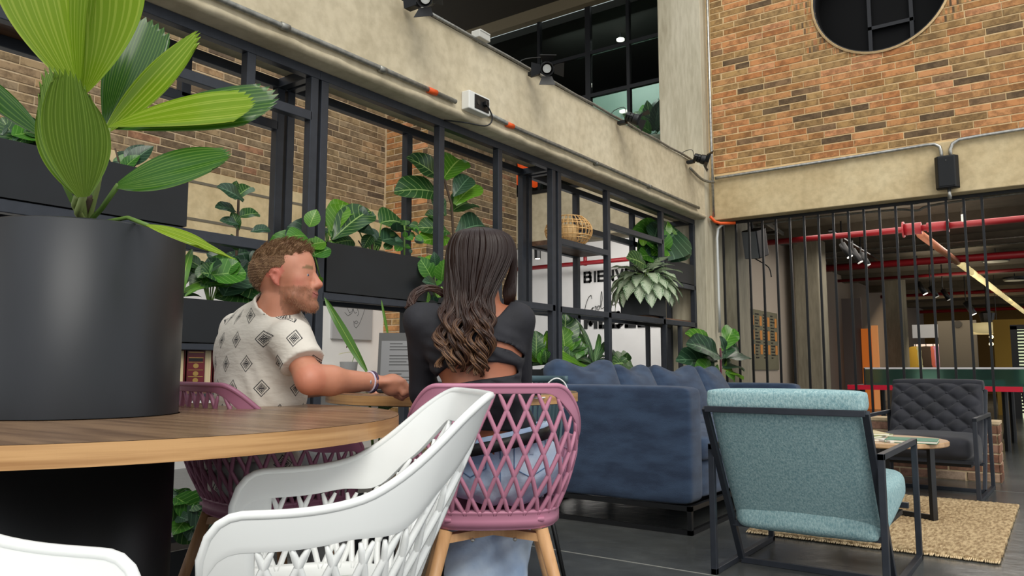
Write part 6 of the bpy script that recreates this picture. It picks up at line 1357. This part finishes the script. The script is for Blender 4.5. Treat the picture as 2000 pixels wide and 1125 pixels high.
# ================================================================= the woman
wom = thing('person', 'woman with long wavy hair, black open-back top and light jeans, seen from behind', 'person', (-1.42, 1.88, .45))
D0 = 2.22
wh = W3(928, 529, D0+.08); wf = As*.74-Rs*.67+np.array([0, 0, -.02]); WR = frame_from(wf)
WP, WF, WE, WT = head_prims(wh, WR, .95, True)
neckW = W3(925, 592, D0+.04); sl, sr = W3(822, 626, D0+.02), W3(1010, 626, D0+.02); mid_ = W3(925, 650, D0+.02)
rib = W3(930, 690, D0+.0); wa = W3(940, 770, D0-.02); hpv = W3(978, 905, D0+.07)
eL_, eR_ = W3(828, 768, D0+.10), W3(1012, 772, D0+.12); hL_, hR_ = W3(868, 765, D0+.36), W3(960, 768, D0+.38)
LF = frame_from(As*1.0)
wt_ = [el(mid_, (.075, .150, .085), LF), el(rib, (.078, .132, .11), LF), el(wa, (.075, .112, .10), LF), rc(sl, sr, .040, .040), rc(neckW+np.array([0, 0, -.02]), mid_, .048, .085), el(hpv, (.088, .145, .100), LF), el(mix(wa, hpv, .5), (.085, .125, .10), LF)]
wa_ = [rc(sl, eL_, .038, .034), rc(eL_, hL_, .036, .024), rc(sr, eR_, .038, .034), rc(eR_, hR_, .036, .024)]
lk, rk = hpv+As*.40-Rs*.10, hpv+As*.40+Rs*.08; lk[2] = rk[2] = .50; hpv[2] = max(hpv[2], .57)
lf_, rf_ = W3(905, 1190, D0+.02), W3(960, 1200, D0+.12); lf_[2] = rf_[2] = .08
wl2 = [rc(hpv-Rs*.07, lk, .075, .055), rc(hpv+Rs*.07, rk, .075, .055), rc(lk, lf_, .052, .034), rc(rk, rf_, .052, .034), rc(lf_, lf_+As*.12-np.array([0, 0, .04]), .032, .026), rc(rf_, rf_+As*.12-np.array([0, 0, .04]), .032, .026)]
h1, f1 = hand_prims(hL_, Vector(As*.8+Rs*.5), Vector((0, 0, -1)), .85, .6, 1); h2, f2 = hand_prims(hR_, Vector(As*.8-Rs*.5), Vector((0, 0, -1)), .85, .6, -1)
def wom_all(P):
    d = sdf(P, wt_+wa_+wl2, .028)
    for hh, ff in ((h1, f1), (h2, f2)): d = smin(d, smin(sdf(P, hh, .01), np.minimum.reduce([sdf(P, f, .003) for f in ff]), .004), .012)
    m = P[:, 2] > neckW[2]-.06; a = np.full(len(P), .5)
    if m.any(): q = P[m]; a[m] = smin(smin(sdf(q, WP, .022), sdf(q, WF, .007), .010), smin(sdf(q, WE, .004), sdf(q, [rc(WT((-.03, 0, -.08)), neckW, .046, .05)], .02), .004), .012)
    d = smin(d, a, .02); spine = np.abs((P-mid_) @ Rs-(.018*(mid_[2]-P[:, 2])*4)); bk_ = ((P-mid_) @ As) < 0; return d+.004*np.exp(-(spine/.014)**2)*bk_*(P[:, 2] < neckW[2]-.02)
m_skin2 = skin_mat('tan_skin', .45)
lo, hi = bounds(wt_+wa_+wl2+WP+h1+h2, .05)
organic('body', wom_all, lo, hi, .0085, m_skin2, wom, lambda V: np.tile(L3('#a8684a'), (len(V), 1)))
# black top: inflated torso with real openings
def poly_sd(px, pz, poly):                             # signed distance to a polygon (negative inside)
    d = np.full(len(px), 9.); ins = np.zeros(len(px), bool); n_ = len(poly)
    for i in range(n_):
        x0, y0 = poly[i]; x1, y1 = poly[(i+1) % n_]; ex, ey = x1-x0, y1-y0; wx, wy = px-x0, pz-y0; t = np.clip((wx*ex+wy*ey)/(ex*ex+ey*ey), 0, 1); d = np.minimum(d, np.hypot(wx-ex*t, wy-ey*t))
        c = ((y0 > pz) != (y1 > pz)) & (px < (x1-x0)*(pz-y0)/((y1-y0) if abs(y1-y0) > 1e-9 else 1e-9)+x0); ins ^= c
    return np.where(ins, -d, d)
def loc2(px, py): p = W3(px, py, D0-.07); return (float((p-mid_) @ Rs), float(p[2]))
openings = [[loc2(*q) for q in ((872, 500), (985, 500), (1003, 560), (996, 588), (975, 615), (940, 640), (915, 655), (880, 615), (850, 590), (846, 560))],
            [loc2(*q) for q in ((935, 660), (965, 664), (1000, 674), (1026, 694), (1022, 700), (998, 684), (960, 674), (935, 672))],
            [loc2(*q) for q in ((842, 752), (852, 732), (876, 716), (925, 707), (975, 708), (1006, 714), (1014, 728), (1002, 733), (940, 741), (880, 751))]]
def top_f(P):
    tp = [(('c', q[1], q[2], q[3]+.008, q[4]+.008) if q[0] == 'c' else ('e', q[1], q[2]+.009, q[3])) for q in wt_[:5]+[wt_[6]]]
    d = sdf(P, tp, .032); a = sdf(P, [rc(sl, eL_, .046, .041), rc(eL_, mix(eL_, hL_, .92), .041, .031)], .02); b = sdf(P, [rc(sr, eR_, .046, .041), rc(eR_, mix(eR_, hR_, .92), .041, .031)], .02)
    d = smin(smin(d, a, .025), b, .025); x = (P-mid_) @ Rs; y = (P-mid_) @ As
    tw = P[:, 2]-mid_[2]; d = d+.0032*np.sin((x*1.0+tw*1.9)*95+3*np.sin(x*20))*np.exp(-((tw+.10)/.09)**2)*np.clip((.15-np.abs(x))/.03, 0, 1)+.0012*np.sin(P[:, 2]*60+x*50+3*np.sin(P[:, 2]*17))*(np.abs(x) > .10)
    for pl_ in openings: d = np.where(y < .03, np.maximum(d, -poly_sd(x, P[:, 2], pl_)), d)
    bot = W3(940, 836, D0)[2]; d = np.maximum(d, bot-P[:, 2]-.05*x); nkh = sdf(P, [rc(neckW-np.array([0, 0, .03]), neckW+np.array([0, 0, .1]), .062, .06)], .01); return np.maximum(d, -nkh)
lo, hi = bounds(wt_[:5]+wa_+[wt_[6]], .05); organic('top', top_f, lo, hi, .0055, clothmat('black_jersey', '#1b1b20', '#232329', .75, 12, .25, 18), wom)
# jeans
def jeans_f(P):
    jp = [el(hpv, (.112, .172, .122), LF), el(mix(wa, hpv, .62), (.10, .145, .07), LF)]+[rc(hpv-Rs*.07, lk, .105, .082), rc(hpv+Rs*.07, rk, .105, .082)]+[rc(lk, lf_, .075, .070), rc(rk, rf_, .075, .070)]
    x = (P-hpv) @ Rs; d = sdf(P, jp, .03)+.0035*np.sin(P[:, 2]*55+x*34+3*np.sin(x*23))+.0025*np.sin(P[:, 2]*110-x*60)
    seam = np.abs(x+.012*0); back = ((P-hpv) @ As) < 0; d = d+.006*np.exp(-(seam/.008)**2)*back*(P[:, 2] < hpv[2]+.07)
    return np.maximum(np.maximum(d, P[:, 2]-(W3(965, 846, D0)[2]+.20*x-.0)), .12-P[:, 2])
jl = [el(hpv, (.15, .2, .15), LF), rc(lk, lf_, .1, .1), rc(rk, rf_, .1, .1)]; lo, hi = bounds(jl, .03)
m_jean = M('light_denim', '#92add0', .85, col2='#ccdbec', scale=9, bump=.4, bscale=30, detail=10, dist=.01, lo=.3, hi=.7)
jo = organic('jeans', jeans_f, lo, hi, .0085, m_jean, wom)
def hip_ring(z_off, rr, nm, mat, thick, zt):
    pts = []
    for k in range(41):
        t = 2*PI*k/40; v = LF @ np.array([rr[0]*math.cos(t), rr[1]*math.sin(t), 0]); p = mix(wa, hpv, .62)+v; x = float((p-hpv) @ Rs); p[2] = W3(965, 846, D0)[2]+.20*x-z_off; pts.append(p)
    rows = [[p+np.array([0, 0, zt]) for p in pts], [p-np.array([0, 0, zt]) for p in pts]]; return MB().grid(rows).build(nm, mat, wom, True, solid=thick)
hip_ring(.012, (.112, .158), 'waistband', m_jean, .006, .016); hip_ring(.026, (.118, .164), 'belt', m_black, .005, .017)
m_jd = M('denim_seam', '#5f7da3', .9)
def on_back(pf, xz, out=.004):                         # first surface point going towards the camera side
    x, z = xz; best = None
    ts = np.linspace(-.30, .1, 90); Pp = np.array([hpv+Rs*x+As*t+np.array([0, 0, z-hpv[2]]) for t in ts]); dd = pf(Pp); i = int(np.argmax(dd < 0)); return Pp[i]-As*out
def seamline(pts, r_=.0016): MB().tube([on_back(jeans_f, p) for p in pts], r_, 5).build('seam', m_jd, wom, True)
for sx in (-1, 1):
    x0 = sx*.085; zc = hpv[2]+.03
    cor = [(x0-.045, zc+.045), (x0+.045, zc+.045), (x0+.045, zc-.03), (x0, zc-.055), (x0-.045, zc-.03), (x0-.045, zc+.045)]; dense = []
    for a_, b_ in zip(cor[:-1], cor[1:]): dense += [(lerp(a_[0], b_[0], k/5), lerp(a_[1], b_[1], k/5)) for k in range(5)]
    seamline(dense+[cor[-1]])
seamline([(.0, hpv[2]+.08-.012*k) for k in range(12)], .002)
for x in (-.01, .09): MB().bar(on_back(jeans_f, (x, hpv[2]+.085), .006), on_back(jeans_f, (x, hpv[2]+.04), .007), .012, .005, tuple(-As)).build('belt_loop', m_jean, wom)
bt_ = [rc(lf_+np.array([0, 0, -.03]), lf_+As*.15-np.array([0, 0, .045]), .040, .03), rc(rf_+np.array([0, 0, -.03]), rf_+As*.15-np.array([0, 0, .045]), .040, .03)]
lo, hi = bounds(bt_, .03); organic('shoes', lambda P: np.maximum(sdf(P, bt_, .02), .002-P[:, 2]), lo, hi, .008, m_black, wom)
# long wavy hair
def hair_mat(name, dark, mid_c, light, z0, z1):
    m, n, l, p = new_mat(name); g = n.new('ShaderNodeNewGeometry'); sx = n.new('ShaderNodeSeparateXYZ'); l.new(g.outputs['Position'], sx.inputs[0])
    mr = n.new('ShaderNodeMapRange'); mr.inputs[1].default_value = z1; mr.inputs[2].default_value = z0; mr.inputs[3].default_value = 0; mr.inputs[4].default_value = 1; l.new(sx.outputs[2], mr.inputs[0])
    q = n.new('ShaderNodeMath'); q.operation = 'MULTIPLY'; l.new(mr.outputs[0], q.inputs[0]); l.new(g.outputs['Random Per Island'], q.inputs[1])
    r = n.new('ShaderNodeValToRGB'); e = r.color_ramp.elements; e[0].position = .0; e[0].color = lin(dark); e[1].position = .75; e[1].color = lin(light); e.new(.3).color = lin(mid_c)
    l.new(q.outputs[0], r.inputs[0]); l.new(r.outputs[0], p.inputs['Base Color']); p.inputs['Roughness'].default_value = .42; p.inputs['Specular IOR Level'].default_value = .35; return m
m_h1 = M('dark_brown_hair', '#1a100e', .5, col2='#241712', scale=40, stretch=(1, 1, .3)); m_h2 = M('brown_hair', '#33201a', .45, col2='#44291d', scale=40, stretch=(1, 1, .3))
def hcap(P):
    q = (P-wh) @ WR; a = sdf(P, [el(WT((-.03, 0, .038)), (.097, .083, .087), WR), el(W3(920, 570, D0+.03), (.045, .065, .09), LF), el(W3(922, 630, D0-.03), (.022, .055, .07), LF), el(W3(905, 660, D0-.045), (.016, .035, .05), LF)], .04)
    face = q[:, 0]-(.045-.2*np.clip(.06-q[:, 2], 0, .12)); return np.maximum(a, face)
lo, hi = W3(840, 740, D0)-.16, W3(1010, 440, D0+.1)+.16; lo, hi = np.minimum(lo, hi), np.maximum(lo, hi); lo = np.minimum(lo, wh-.22); hi = np.maximum(hi, wh+.2); lo[2] = W3(918, 740, D0)[2]
organic('hair', hcap, lo, hi, .006, m_h1, wom)
rs = random.Random(5); pk = MB(); NCL = 32; crown = WT((-.03, .006, .128)); hcn = WT((-.03, 0, .036))
for c_ in range(NCL):
    u0 = -.93+1.93*(c_+.5)/NCL+rs.uniform(-.03, .03); ph0 = rs.uniform(0, 6.28); am0 = rs.uniform(.008, .0135); fq0 = rs.uniform(58, 80); lay0 = rs.random(); drop = rs.uniform(-10, 26)
    for i in range(30):
        u = u0+rs.uniform(-.034, .034); th = u*1.95; sd = Rs*math.sin(th*.86)-As*math.cos(th*.86); lay = lay0*.6+.4*rs.random()
        rr_ = .098+.008*lay
        P0 = crown+sd*.016+np.array([0, 0, .002*lay]); P1 = hcn+sd*(rr_*.80)+np.array([0, 0, .066]); P2 = hcn+sd*rr_
        sx_ = (u+1)/2
        y3 = 585; x3 = lerp(864, 962, sx_/.84) if sx_ < .84 else lerp(985, 1004, (sx_-.84)/.16); P3 = W3(x3+rs.uniform(-4, 4), y3-(22 if sx_ >= .84 else 0), D0-.045-.025*lay+.07*abs(u)**2 if sx_ < .84 else D0+.05)
        if sx_ < .54: x4 = lerp(860, 908, sx_/.54)+rs.uniform(-4, 4); y4 = lerp(690, 716, math.sin(PI*(.15+sx_/.54*.6)))+drop*.5
        elif sx_ < .84: x4 = lerp(922, 952, (sx_-.54)/.30)+rs.uniform(-3, 3); y4 = lerp(738, 690, abs((sx_-.64)/.2))+drop*.4
        else: x4 = lerp(985, 1000, (sx_-.84)/.16); y4 = 622+rs.uniform(-14, 8)
        d4 = D0-.105-.02*lay if sx_ < .84 else D0+.11
        P5 = W3(x4, y4, d4+.01); P4 = mix(P3, P5, .45)-As*.022+Rs*(.014*u if sx_ < .84 else 0)
        pts0 = catmull([P0, P1, P2, P3, P4, P5], 66); pts = []; z0 = W3(900, 545, D0)[2]; ph = ph0+rs.uniform(-.22, .22)
        for k, p in enumerate(pts0):
            f = sm(0, .20, max(0, z0-p.z))*1.25; a_ = am0*f*(.75+.5*lay)*(1 if sx_ < .84 else .1)
            pts.append(p+Vector(Rs)*a_*math.sin(p.z*fq0+ph)+Vector(As)*a_*.8*math.cos(p.z*fq0+ph))
        r0 = rs.uniform(.0016, .0034); pk.tube(pts, [r0*(1-.8*max(0, (k-54)/12)) for k in range(66)], 5, True)
o = pk.build('hair_locks', hair_mat('wavy_hair', '#24140f', '#3a251b', '#7a5a40', W3(915, 720, D0)[2], W3(915, 560, D0)[2]), wom, True); o['kind'] = 'stuff'
# curl lying on her left shoulder
st_ = MB()
for i in range(26):
    a_ = W3(868+rs.uniform(-8, 8), 575+rs.uniform(-6, 6), D0+.08); b_ = W3(835+rs.uniform(-8, 8), 562+rs.uniform(-6, 5), D0+.07); c_ = W3(806+rs.uniform(-6, 6), 580+rs.uniform(-6, 10), D0+.06); d_ = W3(800+rs.uniform(-10, 10), 600+rs.uniform(-4, 12), D0+.05)
    st_.tube(catmull([a_, b_, c_, d_], 12), .0026, 5)
st_.build('shoulder_curl', m_h2, wom, True)['kind'] = 'stuff'
# ---------------------------------------------------------------- end: sanity tidy
for o in bpy.data.objects:
    if o.type == 'MESH' and o.parent is None and 'kind' not in o.keys() and 'category' not in o.keys(): o['kind'] = 'structure'
